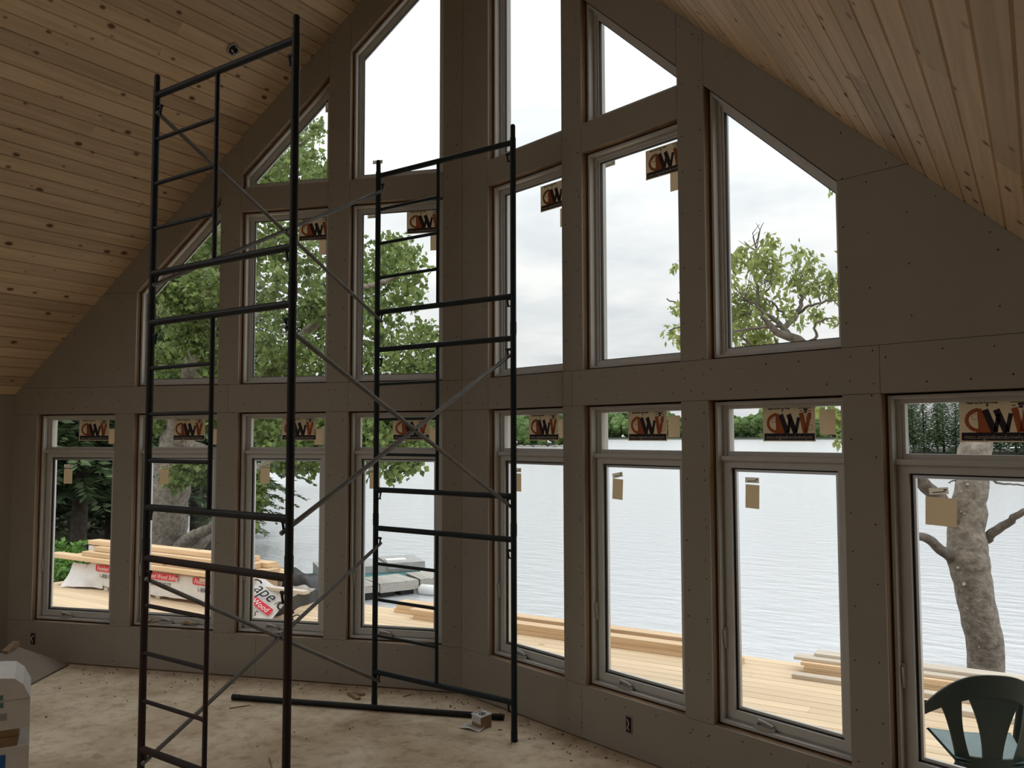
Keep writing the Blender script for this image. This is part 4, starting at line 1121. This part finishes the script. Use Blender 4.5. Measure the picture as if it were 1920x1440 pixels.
limbs = [ # polylines of photo points + depth offset, start and end radius
    ([(1800, 985, 0), (1770, 945, -.1), (1722, 897, -.3), (1620, 780, -.6), (1512, 651, -.9), (1463, 626, -1.0), (1444, 612, -1.1), (1428, 594, -1.2)], .085, .016),
    ([(1488, 634, -.95), (1469, 616, -.9), (1453, 600, -.8), (1434, 589, -.75), (1418, 573, -.7), (1395, 561, -.6)], .030, .010),
    ([(1469, 615, -.9), (1494, 594, -.8), (1504, 556, -.6), (1498, 544, -.6), (1508, 524, -.5), (1512, 490, -.5)], .026, .006),
    ([(1494, 592, -.8), (1516, 575, -1.0), (1540, 569, -1.1), (1568, 562, -1.2)], .016, .006),
    ([(1418, 573, -.7), (1422, 540, -.6), (1414, 521, -.6), (1417, 468, -.5), (1420, 445, -.5), (1432, 418, -.5)], .016, .003),
    ([(1506, 648, -.9), (1531, 631, -1.1), (1527, 614, -1.2), (1541, 602, -1.3), (1568, 596, -1.4)], .016, .005),
    ([(1470, 590, -.85), (1450, 570, -.9), (1436, 560, -1.0)], .012, .005),
    ([(1430, 550, -.7), (1446, 538, -.8), (1444, 525, -.8)], .009, .003),
    ([(1434, 589, -.75), (1400, 589, -.6), (1365, 590, -.5), (1290, 575, -.4), (1250, 560, -.3)], .014, .006),
    ([(1463, 611, -.9), (1420, 616, -1.0), (1370, 620, -1.1), (1300, 610, -1.2), (1255, 620, -1.2)], .014, .006),
    ([(1412, 650, -.9), (1396, 636, -.9), (1380, 612, -.8), (1372, 600, -.8)], .014, .006),
    ([(1788, 1050, 0), (1772, 1036, -.1), (1740, 1012, -.25), (1718, 1003, -.35), (1660, 985, -.5), (1600, 1000, -.6)], .062, .022),
    ([(1846, 1015, 0), (1862, 1000, -.1), (1895, 975, -.2), (1918, 960, -.3), (1960, 945, -.4)], .055, .022),
    ([(1850, 880, 0), (1868, 905, .05), (1900, 908, .1), (1930, 915, .1)], .016, .006),
    ([(1797, 897, .05), (1785, 903, .05), (1779, 904, .05)], .010, .004)]
br = MB()
for i, (pl, r0, r1) in enumerate(limbs):
    w_ = wob([atd(x, y, DT + d) for x, y, d in pl], .010, 4, 30 + i)
    br.tube(w_, radii(r0, r1, len(w_)), 9)
g = random.Random(77)
tips = [(1420, 445), (1438, 455), (1400, 470), (1385, 440), (1448, 452), (1476, 480), (1492, 475), (1508, 465), (1527, 480), (1545, 505), (1560, 520), (1568, 545), (1542, 470)]
anch = [(1418, 470), (1500, 530), (1418, 520), (1508, 524), (1395, 561), (1540, 569), (1444, 525)]
for i in range(46):
    ax, ay = g.choice(anch); dx, dy = g.uniform(-34, 34), g.uniform(-55, 20)
    a = atd(ax, ay, DT - .6); b_ = atd(ax + dx, ay + dy, DT - .6 + g.uniform(-.4, .4)); mm_ = a.lerp(b_, .5) + V(g.uniform(-.05, .05), g.uniform(-.05, .05), g.uniform(-.03, .05))
    br.tube([a, mm_, b_], [.006, .004, .002], 5)
br.part('limbs', 'bark_limb', rt, smooth=True)
lic = MB(); g = random.Random(8)
for i in range(46):
    y = g.uniform(900, 1270); cx = np.interp(y, [900, 960, 1060, 1110, 1190, 1275], [1822, 1820, 1813, 1826, 1843, 1850]); k = g.uniform(-.75, .55)
    c = atd(cx + k * 27, y, DT); out = (CAM - c).normalized(); rt_ = math.sqrt(1 - k * k)
    c = c + out * (.168 * rt_); r_ = g.choice((.005, .006, .007, .010, .020)) * g.uniform(.7, 1.2)
    nrm = (out * rt_ + _r * k).normalized(); t1_ = nrm.orthogonal().normalized(); t2_ = nrm.cross(t1_)
    lic.prism([c - nrm * .02 + (t1_ * math.cos(q) + t2_ * math.sin(q)) * r_ * g.uniform(.7, 1.2) for q in [j * math.pi / 4 for j in range(8)]], nrm * .026)
lic.part('lichen_patches', 'lichen', rt, kind='stuff')
bl = [(1400, 480, 30, 70), (1372, 490, 24, 50), (1436, 475, 26, 60), (1450, 455, 14, 18), (1440, 445, 10, 12), (1435, 508, 30, 95), (1458, 520, 18, 30), (1490, 480, 20, 28), (1500, 465, 12, 10), (1520, 490, 22, 35), (1494, 515, 20, 45), (1515, 535, 24, 60), (1545, 530, 26, 60), (1562, 548, 20, 40), (1560, 525, 14, 20), (1400, 555, 34, 130), (1375, 575, 26, 90), (1425, 565, 24, 60), (1390, 600, 32, 110), (1372, 620, 22, 60), (1420, 600, 22, 50), (1435, 632, 24, 60), (1412, 632, 20, 50), (1455, 570, 20, 25), (1485, 580, 18, 25), (1500, 600, 16, 16), (1526, 585, 18, 30), (1540, 590, 12, 14), (1396, 645, 16, 24), (1270, 500, 14, 14), (1266, 580, 14, 14), (1262, 625, 20, 26), (1280, 640, 18, 20), (1470, 548, 18, 18), (1368, 525, 16, 20), (1466, 590, 16, 16), (1560, 600, 14, 10), (1300, 560, 30, 40), (1320, 610, 30, 40), (1600, 540, 30, 50), (1620, 480, 40, 60), (1660, 560, 40, 70), (1560, 350, 10, 14), (1580, 340, 20, 20), (1600, 320, 30, 40), (1640, 380, 45, 80), (1700, 300, 60, 110), (1760, 400, 70, 110), (1850, 250, 80, 120), (1900, 420, 70, 90), (1548, 768, 22, 60), (1575, 785, 18, 50), (1600, 800, 20, 40), (1572, 822, 8, 10)]
g = random.Random(4)
cen = [atd(x, y, DT - .7 + g.uniform(-.35, .35)) for x, y, r_, k in bl]
v_, f_ = leaf_cloud(cen, [r_ * DT / FPX for x, y, r_, k in bl], [int(k * 1.35) for *_, k in bl], .078, droop=.6, seed=5, aspect=.42)
leaf_obj('leaves', v_, f_, 'leaf_young', rt, 'young yellow-green leaves, sparse along the twigs')

# -- big maple on the left bank
DL = 17.0
lb = atd(296, 1075, DL); lb.z = land_h(lb.x, lb.y)
lt = thing('bank_maple', lb, 'large leafy maple with leaning grey trunk beyond the left deck end', 'tree')
tp = [(300, 1040, 0, .46), (310, 980, 0, .40), (318, 920, 0, .37), (328, 860, 0, .34), (342, 790, 0, .30), (362, 715, 0, .27), (378, 640, 0, .24), (392, 560, 0, .20), (405, 470, 0, .16), (430, 380, 0, .12), (470, 280, 0, .07)]
pts = [lb - V(0, 0, .4)] + [atd(x, y, DL + d) for x, y, d, r_ in tp]; rad = [.55] + [r_ for *_, r_ in tp]
w_ = wob(pts, .03, 4, 13); rw = list(np.interp(np.linspace(0, len(rad) - 1, len(w_)), range(len(rad)), rad))
mb = MB(); mb.tube(w_, [r_ * (1 + .10 * noise.noise(p * 3)) for r_, p in zip(rw, w_)], 18); mb.part('trunk', 'bark', lt, smooth=True)
limbs = [([(315, 1050, -.1), (340, 1020, -.2), (372, 1000, -.4), (400, 985, -.6), (440, 960, -.9)], .16, .07), ([(325, 1050, 0), (360, 1035, .2), (395, 1005, .4), (430, 985, .6)], .13, .06),
         ([(345, 780, 0), (420, 740, -1), (480, 715, -1.8), (530, 680, -2.2), (575, 625, -2.6), (612, 585, -2.8), (680, 540, -3)], .17, .04), ([(480, 716, -1.8), (540, 690, -1.2), (600, 660, -1), (680, 640, -1), (760, 660, -1)], .10, .025),
         ([(350, 770, 0), (430, 640, 1), (490, 590, 1.2), (540, 570, 1.4)], .12, .04), ([(392, 560, 0), (470, 480, -1), (540, 430, -1.5), (600, 380, -2)], .12, .03), ([(470, 490, -1), (490, 530, -1.2), (500, 560, -1.4)], .06, .02),
         ([(335, 830, 0), (420, 850, -1.2), (480, 880, -2), (505, 868, -2.3), (560, 872, -2.6), (640, 850, -3), (700, 835, -3), (760, 830, -3)], .10, .02), ([(520, 869, -2.4), (530, 890, -2.5), (545, 892, -2.6), (580, 885, -2.7)], .03, .008),
         ([(700, 838, -3), (725, 860, -3), (735, 875, -3)], .02, .008), ([(425, 370, 0), (500, 320, -1), (560, 280, -1.5), (600, 230, -1.5)], .08, .02), ([(680, 640, -1), (720, 690, -1), (790, 700, -1)], .04, .012), ([(680, 540, -3), (740, 520, -3), (780, 500, -3)], .05, .012)]
br = MB()
for i, (pl, r0, r1) in enumerate(limbs):
    w_ = wob([atd(x, y, DL + d) for x, y, d in pl], .03, 4, 60 + i); br.tube(w_, radii(r0, r1, len(w_)), 9)
br.part('limbs', 'bark', lt, smooth=True)
bl = [ # photo x, y, radius px, leaves
    (540, 320, 42, 130), (505, 335, 34, 120), (580, 290, 34, 90), (560, 255, 26, 55), (590, 235, 20, 40), (575, 335, 34, 110), (605, 330, 24, 60), (520, 280, 30, 60),
    (500, 420, 34, 90), (530, 450, 34, 110), (495, 480, 30, 80), (540, 500, 34, 120), (520, 530, 34, 110), (570, 450, 34, 60), (600, 430, 26, 50), (600, 480, 26, 40), (580, 505, 26, 50), (500, 575, 30, 90), (530, 590, 30, 80), (575, 570, 32, 100), (600, 545, 28, 70), (590, 600, 34, 130), (600, 570, 26, 70), (560, 620, 28, 80), (500, 640, 30, 90), (530, 660, 30, 80), (575, 660, 30, 80), (600, 690, 30, 70), (560, 700, 28, 70), (500, 690, 26, 50), (490, 720, 26, 60), (540, 715, 24, 50), (600, 640, 28, 70),
    (715, 480, 42, 150), (750, 470, 32, 90), (775, 490, 26, 55), (700, 520, 36, 120), (745, 520, 36, 120), (780, 530, 22, 30), (735, 455, 18, 25), (720, 570, 34, 80), (690, 575, 30, 80), (755, 560, 26, 50), (785, 555, 16, 20), (700, 620, 30, 80), (745, 610, 28, 45), (790, 620, 28, 60), (815, 630, 28, 60), (720, 650, 32, 90), (760, 660, 32, 90), (800, 670, 30, 90), (690, 680, 30, 90), (730, 700, 30, 90), (775, 705, 30, 90), (815, 700, 26, 70), (650, 600, 40, 90), (650, 520, 40, 90), (650, 680, 40, 90), (640, 440, 30, 50),
    (690, 790, 34, 150), (730, 790, 34, 150), (775, 790, 34, 140), (815, 795, 30, 90), (700, 825, 34, 150), (745, 825, 34, 150), (785, 830, 26, 90), (690, 860, 30, 90), (720, 865, 28, 90), (750, 872, 24, 70), (775, 865, 20, 60), (738, 892, 14, 26), (700, 885, 14, 20), (648, 830, 40, 150),
    (490, 790, 36, 160), (530, 790, 34, 150), (570, 795, 34, 150), (605, 795, 30, 120), (500, 825, 34, 150), (545, 828, 34, 150), (590, 828, 32, 140), (530, 855, 26, 90), (580, 862, 26, 90), (605, 860, 20, 60), (555, 868, 18, 40), (482, 900, 14, 60), (478, 940, 16, 80), (486, 915, 12, 40), (470, 980, 16, 40), (430, 900, 40, 180), (430, 800, 40, 180),
    (390, 440, 30, 90), (360, 470, 34, 130), (400, 490, 30, 110), (340, 510, 34, 140), (380, 530, 34, 140), (310, 540, 30, 130), (345, 570, 36, 160), (390, 590, 30, 120), (310, 600, 34, 160), (350, 630, 36, 170), (390, 650, 30, 120), (310, 670, 34, 160), (350, 700, 34, 160), (395, 700, 26, 90), (300, 720, 30, 120), (430, 560, 40, 150), (430, 650, 40, 150), (430, 740, 40, 150), (460, 330, 40, 100),
    (300, 790, 24, 90), (380, 790, 26, 110), (345, 800, 26, 90), (390, 870, 20, 80), (350, 880, 26, 130), (380, 890, 22, 90), (320, 890, 20, 60), (300, 900, 14, 30), (335, 905, 16, 50)]
g = random.Random(14)
cen = [atd(x, y, DL + (-1.0 if x < 470 else -2.0) + g.uniform(-1.6, 1.6)) for x, y, r_, k in bl]
v_, f_ = leaf_cloud(cen, [r_ * DL / FPX for x, y, r_, k in bl], [int(k * 2.0) for *_, k in bl], .105, droop=.25, seed=6, aspect=.85)
leaf_obj('leaves', v_, f_, 'leaf_maple', lt, 'broad green maple leaves')

# -- bright bush at the left end of the deck
bc = atd(110, 1055, 14.6)
bu = thing('green_bush', V(bc.x, bc.y, land_h(bc.x, bc.y)), 'bright green leafy bush beside the left deck edge', 'bush')
mb = MB(); g = random.Random(2)
bl = [(105, 1035, 24, 160), (130, 1040, 22, 140), (150, 1030, 16, 60), (120, 1070, 26, 200), (150, 1065, 22, 150), (95, 1070, 30, 200), (170, 1070, 22, 110), (175, 1050, 12, 40), (70, 1050, 30, 150), (200, 1080, 20, 80), (130, 1100, 40, 300)]
cen = [atd(x, y, 14.6 + g.uniform(-.5, .5)) for x, y, *_ in bl]
for c in cen: mb.tube([world_loc(bu), world_loc(bu).lerp(c, .5) + V(0, 0, .1), c], [.03, .02, .008], 6)
mb.part('stems', 'bark_dark', bu, smooth=True)
v_, f_ = leaf_cloud(cen, [r_ * 14.6 / FPX for x, y, r_, k in bl], [k for *_, k in bl], .10, droop=.2, seed=8, aspect=.7)
leaf_obj('leaves', v_, f_, 'leaf_bush', bu)

# -- conifers
def conifer_meshes(H, seed, rmax=2.6, bare=.08):
    g = np.random.default_rng(seed); rr_ = random.Random(seed)
    tm = MB(); tm.tube(wob([(0, 0, -.3), (.05, .03, H * .3), (-.05, .04, H * .65), (0, 0, H)], .02, 3, seed), radii(.20, .02, 10), 10)
    P, D, U = [], [], []
    z = H * bare
    while z < H * .985:
        t = (z / H - bare) / (1 - bare); L0 = rmax * (1 - t) ** .75 * (.75 + .25 * min(1, t * 8)) + .18
        nb = 6
        ph = rr_.uniform(0, 6.28)
        for k in range(nb):
            a = ph + k * 6.283 / nb + rr_.uniform(-.3, .3); L = L0 * rr_.uniform(.65, 1.1)
            d = np.array([math.cos(a), math.sin(a), 0]); per = np.array([-d[1], d[0], 0])
            ns = max(5, int(L / .085))
            for i in range(ns):
                q = (i + .6) / ns; zz_ = z + L * (.10 * q - .34 * q * q)
                c = d * L * q + np.array([0, 0, zz_])
                for s in (-1, 1):
                    P.append(c); ln = .16 + .30 * (1 - q * .6) * L / rmax
                    D.append((per * s * .8 + d * .6 + np.array([0, 0, -.28 + g.normal() * .16]) + g.normal(size=3) * .12) * ln)
                    U.append(np.array([0, 0, 1.0]) + g.normal(size=3) * .5)
        z += .30 * (1 - .35 * t)
    P, D, U = np.array(P), np.array(D), np.array(U)
    B = np.cross(D, U); B /= np.linalg.norm(B, axis=1)[:, None]; wd = np.linalg.norm(D, axis=1)[:, None] * .30
    v0, v1, v2, v3 = P, P + D * .45 + B * wd * .6, P + D, P + D * .45 - B * wd * .6
    verts = np.stack([v0, v1, v2, v3], 1).reshape(-1, 3); i0 = np.arange(len(P)) * 4
    me = bpy.data.meshes.new('needles'); me.from_pydata(verts.tolist(), [], np.stack([i0, i0 + 1, i0 + 2, i0 + 3], 1).tolist()); me.materials.append(MATS['needles']); me.update()
    return tm.mesh('trunk', 'bark_dark', smooth=True), me
CON = [conifer_meshes(13, 1, 2.7, .06), conifer_meshes(12, 2, 2.3, .14), conifer_meshes(14, 3, 2.9, .10)]
def conifer(x, y, z, k, sc, rz, lab, group):
    o = thing('hemlock', (x, y, z), lab, 'tree', group, rz=rz); o.scale = (sc, sc, sc)
    link_part('trunk', CON[k][0], o); link_part('needles', CON[k][1], o, kind='stuff')
pos = ['tall dark hemlock showing at left edge of the leftmost bottom window', 'dark hemlock filling the leftmost bottom window', 'dark hemlock between the two leftmost bottom windows', 'dark hemlock behind the maple trunk, left', 'dark hemlock behind the maple trunk, right', 'hemlock low behind the maple limbs near the water', 'more distant hemlock deep in the left woods', 'more distant hemlock behind the bright bush', 'more distant hemlock behind the maple', 'young hemlock at the water end of left woods']
for i, (px, dist, k, sc) in enumerate(((70, 20, 0, 1.0), (150, 18.5, 1, .95), (215, 21, 2, 1.0), (262, 23, 0, 1.0), (370, 24, 1, 1.05), (425, 26, 2, .85), (115, 29, 2, 1.25), (190, 32, 0, 1.3), (320, 33, 1, 1.3), (452, 30, 0, .5))):
    q = atd(px, 900, dist); conifer(q.x, q.y, land_h(q.x, q.y) - .1, k, sc, i * 1.3, pos[i], 'dark conifers of the left woods')
for i, (px, dist) in enumerate(((40, 42), (130, 44), (230, 45), (310, 47), (390, 50), (440, 56))):
    q = atd(px, 900, dist); conifer(q.x, q.y, land_h(q.x, q.y) - .1, i % 3, 1.5, i * 2.1, 'hemlock in the back row of the left woods, %s from its left end' % OW[i], 'back row of the left woods')

# -- wooded shores across the water
def far_tree_mesh(seed, H):
    rr_ = random.Random(seed); mb = MB()
    blobs = [(0, 0, .62, .30)] + [(rr_.uniform(-.22, .22), rr_.uniform(-.22, .22), rr_.uniform(.10, .9), rr_.uniform(.12, .22)) for _ in range(18)]
    for (x, y, z, r_) in blobs:
        nu, nv = 15, 10
        def fn(u, v):
            a, b_ = 6.2832 * u, math.pi * v
            d = V(math.cos(a) * math.sin(b_), math.sin(a) * math.sin(b_), math.cos(b_))
            k = 1 + .38 * noise.noise(d * 2.6 + V(x * 40, y * 40, z * 40)) + .24 * noise.noise(d * 6.0 + V(z * 50, 0, 0))
            return (V(x, y, z) + d * r_ * k) * H
        mb.grid(fn, nu, nv)
    crown = mb.mesh('crown', 'far_leaf', fix=False)
    t = MB(); t.tube([(0, 0, -.05 * H), (0, 0, .6 * H)], [.02 * H, .01 * H], 6)
    return crown, t.mesh('trunk', 'bark_dark')
FT = [far_tree_mesh(s, 1.0) for s in (1, 2, 3, 4)]
def far_tree(x, y, z, H, k, rz, lab, group, wide=1.0):
    o = thing('shore_tree', (x, y, z), lab, 'tree', group, rz=rz); o.scale = (H * wide, H * wide, H)
    link_part('crown', FT[k][0], o); link_part('trunk', FT[k][1], o)
g = random.Random(31)
# far shore across the lake (about 700 m)
for i in range(64):
    px = 1100 + (1690 - 1100) * (i + g.uniform(-.3, .3)) / 63
    row = i % 2
    q = atz(px, 823.6, ZL); d = (q - CAM); d.z = 0; d.normalize(); q = q + d * (8 + 40 * row)
    hpx = np.interp(px, [1100, 1135, 1180, 1230, 1270, 1300, 1375, 1400, 1440, 1500, 1570, 1690], [58, 57, 54, 56, 44, 46, 44, 48, 55, 56, 52, 50]) * g.uniform(.82, 1.06) * (1.0 if row else .8)
    far_tree(q.x, q.y, ZL + .3, hpx / FPX * (q - CAM).length, g.randrange(4), g.uniform(0, 6), '%s broadleaf tree from the left in the %s row on the far lake shore' % (OW[i // 2], 'taller rear' if row else 'lower front'), 'trees of the far shore', 1.05)
for i in range(40):
    px = 560 + (1064 - 560) * (i + g.uniform(-.3, .3)) / 39; row = i % 2
    q = atz(px, 837.5, ZL); d = (q - CAM); d.z = 0; d.normalize(); q = q + d * (3 + 14 * row)
    hpx = (72 + g.uniform(-8, 14)) * (1.0 if row else .72) * np.interp(px, [560, 1030, 1064], [1, 1, .8])
    far_tree(q.x, q.y, ZL + .2, hpx / FPX * (q - CAM).length, g.randrange(4), g.uniform(0, 6), '%s tree from the left in the %s row on the wooded point' % (OW[i // 2], 'taller rear' if row else 'lower front'), 'trees of the wooded point', .9)
for i in range(26):
    px = 1670 + (2200 - 1670) * (i + g.uniform(-.3, .3)) / 25; row = i % 2
    q = atz(px, 856.5, ZL); d = (q - CAM); d.z = 0; d.normalize(); q = q + d * (2 + 8 * row)
    H = (g.uniform(108, 150) if row else g.uniform(80, 112)) / FPX * (q - CAM).length
    if i % 5 == 4 and px > 1960: far_tree(q.x, q.y, ZL + .2, H, g.randrange(4), g.uniform(0, 6), 'rounded tree on the right shore, %s of the row from its left end' % OW[i], 'broadleaf trees of the right shore', .8)
    else: conifer(q.x, q.y, ZL + .1, i % 3, H / 13 * 1.25, g.uniform(0, 6), 'dark conifer on the right shore, %s of the row from its left end' % OW[i], 'conifers of the right shore')
rk = MB(); g = random.Random(3)
for i in range(26):
    q = atz(g.uniform(960, 1062), 838 + g.uniform(-1.0, .4), ZL); r_ = g.uniform(.5, 1.4)
    rk.grid(lambda u, v: crumple(q + V(r_ * math.cos(6.283 * u) * math.sin(3.14 * v), r_ * math.sin(6.283 * u) * math.sin(3.14 * v), .5 * r_ * math.cos(3.14 * v)), .3, 1), 9, 6)
rk.thing('shore_rocks', 'rock', 'pale rocks along the waterline of the wooded point', 'rocks', kind='stuff', smooth=True, fix=False)

# ------------------------------------------------------------------ docks, boat, sign posts
ZK = -1.30
a, b_ = atz(664, 1110, ZK), atz(825, 1084, ZK)
def dock(p, q, width, lab, n_, hgt=.28, mt='old_dock'):
    d = (q - p); L = d.length; d.normalize(); s = V(-d.y, d.x, 0)
    if s.y < 0: s = -s
    o = thing('dock_section', (p + q) / 2 + s * width / 2 - V(0, 0, hgt + .1), lab, 'dock', 'floating dock sections')
    rz = math.atan2(d.y, d.x)
    mb = MB(); mb.box((0, 0, 0), (L / n_ - .012, width, .03)); me = mb.mesh('dock_plank', mt)
    for i in range(n_):
        c = p + d * (L * (i + .5) / n_) + s * width / 2; link_part('dock_plank', me, o, c - world_loc(o), (0, 0, rz))
    for off in (0.02, width - .02):
        mb = MB(); mb.box((p + q) / 2 + s * off - V(0, 0, .015 + hgt / 2), (L, .05, hgt), rz=rz); mb.part('side_beam', mt, o)
    for k in (.25, .75):
        mb = MB(); mb.box(p + d * L * k + s * width / 2 - V(0, 0, hgt + .08), (L * .35, width * .8, .2), rz=rz); mb.part('float_block', 'gasket', o)
    return d, s
m1 = atz(712, 1103, ZK); m2 = atz(786, 1090, ZK)
w1 = 1.0
dock(atz(600, 1109, ZK), atz(711, 1098, ZK), w1, 'nearest grey plank dock section on the lake', 16, .12)
dock(atz(713, 1096, ZK), atz(785, 1088, ZK), w1, 'middle grey plank dock section with pale side beam', 14, .17)
dock(atz(788, 1087, ZK), atz(900, 1078, ZK), w1, 'outermost grey plank dock section', 14, .14)
q = atz(805, 1107, ZL + .1); mb = MB(); mb.tube([q + V(-.28, 0, 0), q + V(-.22, 0, .0), q + V(.22, .05, 0), q + V(.28, .05, 0)], [.06, .12, .12, .06], 12); fd = mb.thing('dock_fender', 'white_plastic', 'white cylindrical fender floating beside the dock', 'fender', smooth=True)
# old raft with teal skirt beyond the dock
p, q = atz(600, 1067, -1.2), atz(795, 1056, -1.2)
d = (q - p); L = d.length; d.normalize(); s = V(-d.y, d.x, 0); s = s if s.y > 0 else -s; rz = math.atan2(d.y, d.x)
bt_ = thing('moored_boat', (p + q) / 2 - V(0, 0, .45), 'grey flat boat with teal waterline moored beyond the dock', 'boat')
mb = MB(); prof = [(0, 0), (.02, -.16), (.10, -.30), (1.1, -.30), (1.2, 0)]
mb.prism([p + s * x + V(0, 0, z) for x, z in [(0, 0), (.03, -.18), (1.2, -.18), (1.25, 0)]], d * L); mb.part('hull', 'grey_hull', bt_)
mb = MB(); mb.prism([p - s * .02 + s * x + V(0, 0, z) for x, z in [(0, -.19), (.05, -.34), (1.2, -.34), (1.25, -.19)]], d * (L * .97)); mb.part('waterline_skirt', 'teal_hull', bt_)
mb = MB(); mb.prism([q - d * .9 + s * x + V(0, 0, z) for x, z in [(-.03, -.1), (-.03, .05), (1.25, .05), (1.25, -.1)]], d * .92); mb.part('bow_box', 'grey_hull', bt_)
mb = MB(); mb.box(p + d * (L * .75) + s * .35 + V(0, 0, .06), (.5, .3, .06), rz=rz); mb.part('seat_pad', 'white_plastic', bt_)
for i, (x, y0, y1, mt, lab) in enumerate(((351, 968, 1062, 'white_plastic', 'thin white post by the maple trunk'), (340, 1000, 1062, 'white_plastic', 'short white post left of the small red sign'))):
    mb = MB(); a, b_ = atd(x, y1, 19), atd(x, y0, 19); a.z = min(a.z, land_h(a.x, a.y)); mb.box((a + b_) / 2, (.06, .06, (b_ - a).length)); mb.thing('marker_post', mt, lab, 'post')
a = atd(350, 1066, 18.8); sg = thing('small_sign', V(a.x, a.y, min(a.z, land_h(a.x, a.y)) - .1), 'small red sign on a white stake beyond the board pile', 'sign')
mb = MB(); c0, c1 = atd(350, 1060, 18.8), atd(350, 1020, 18.8); mb.box((world_loc(sg) + c0) / 2, (.05, .05, (c0 - world_loc(sg)).length + .1)); mb.part('stake', 'white_plastic', sg)
mb = MB(); c = atd(351, 1040, 18.75); mb.box(c, (.10, .03, .26), rz=-.55); mb.part('board', 'red_paint', sg)
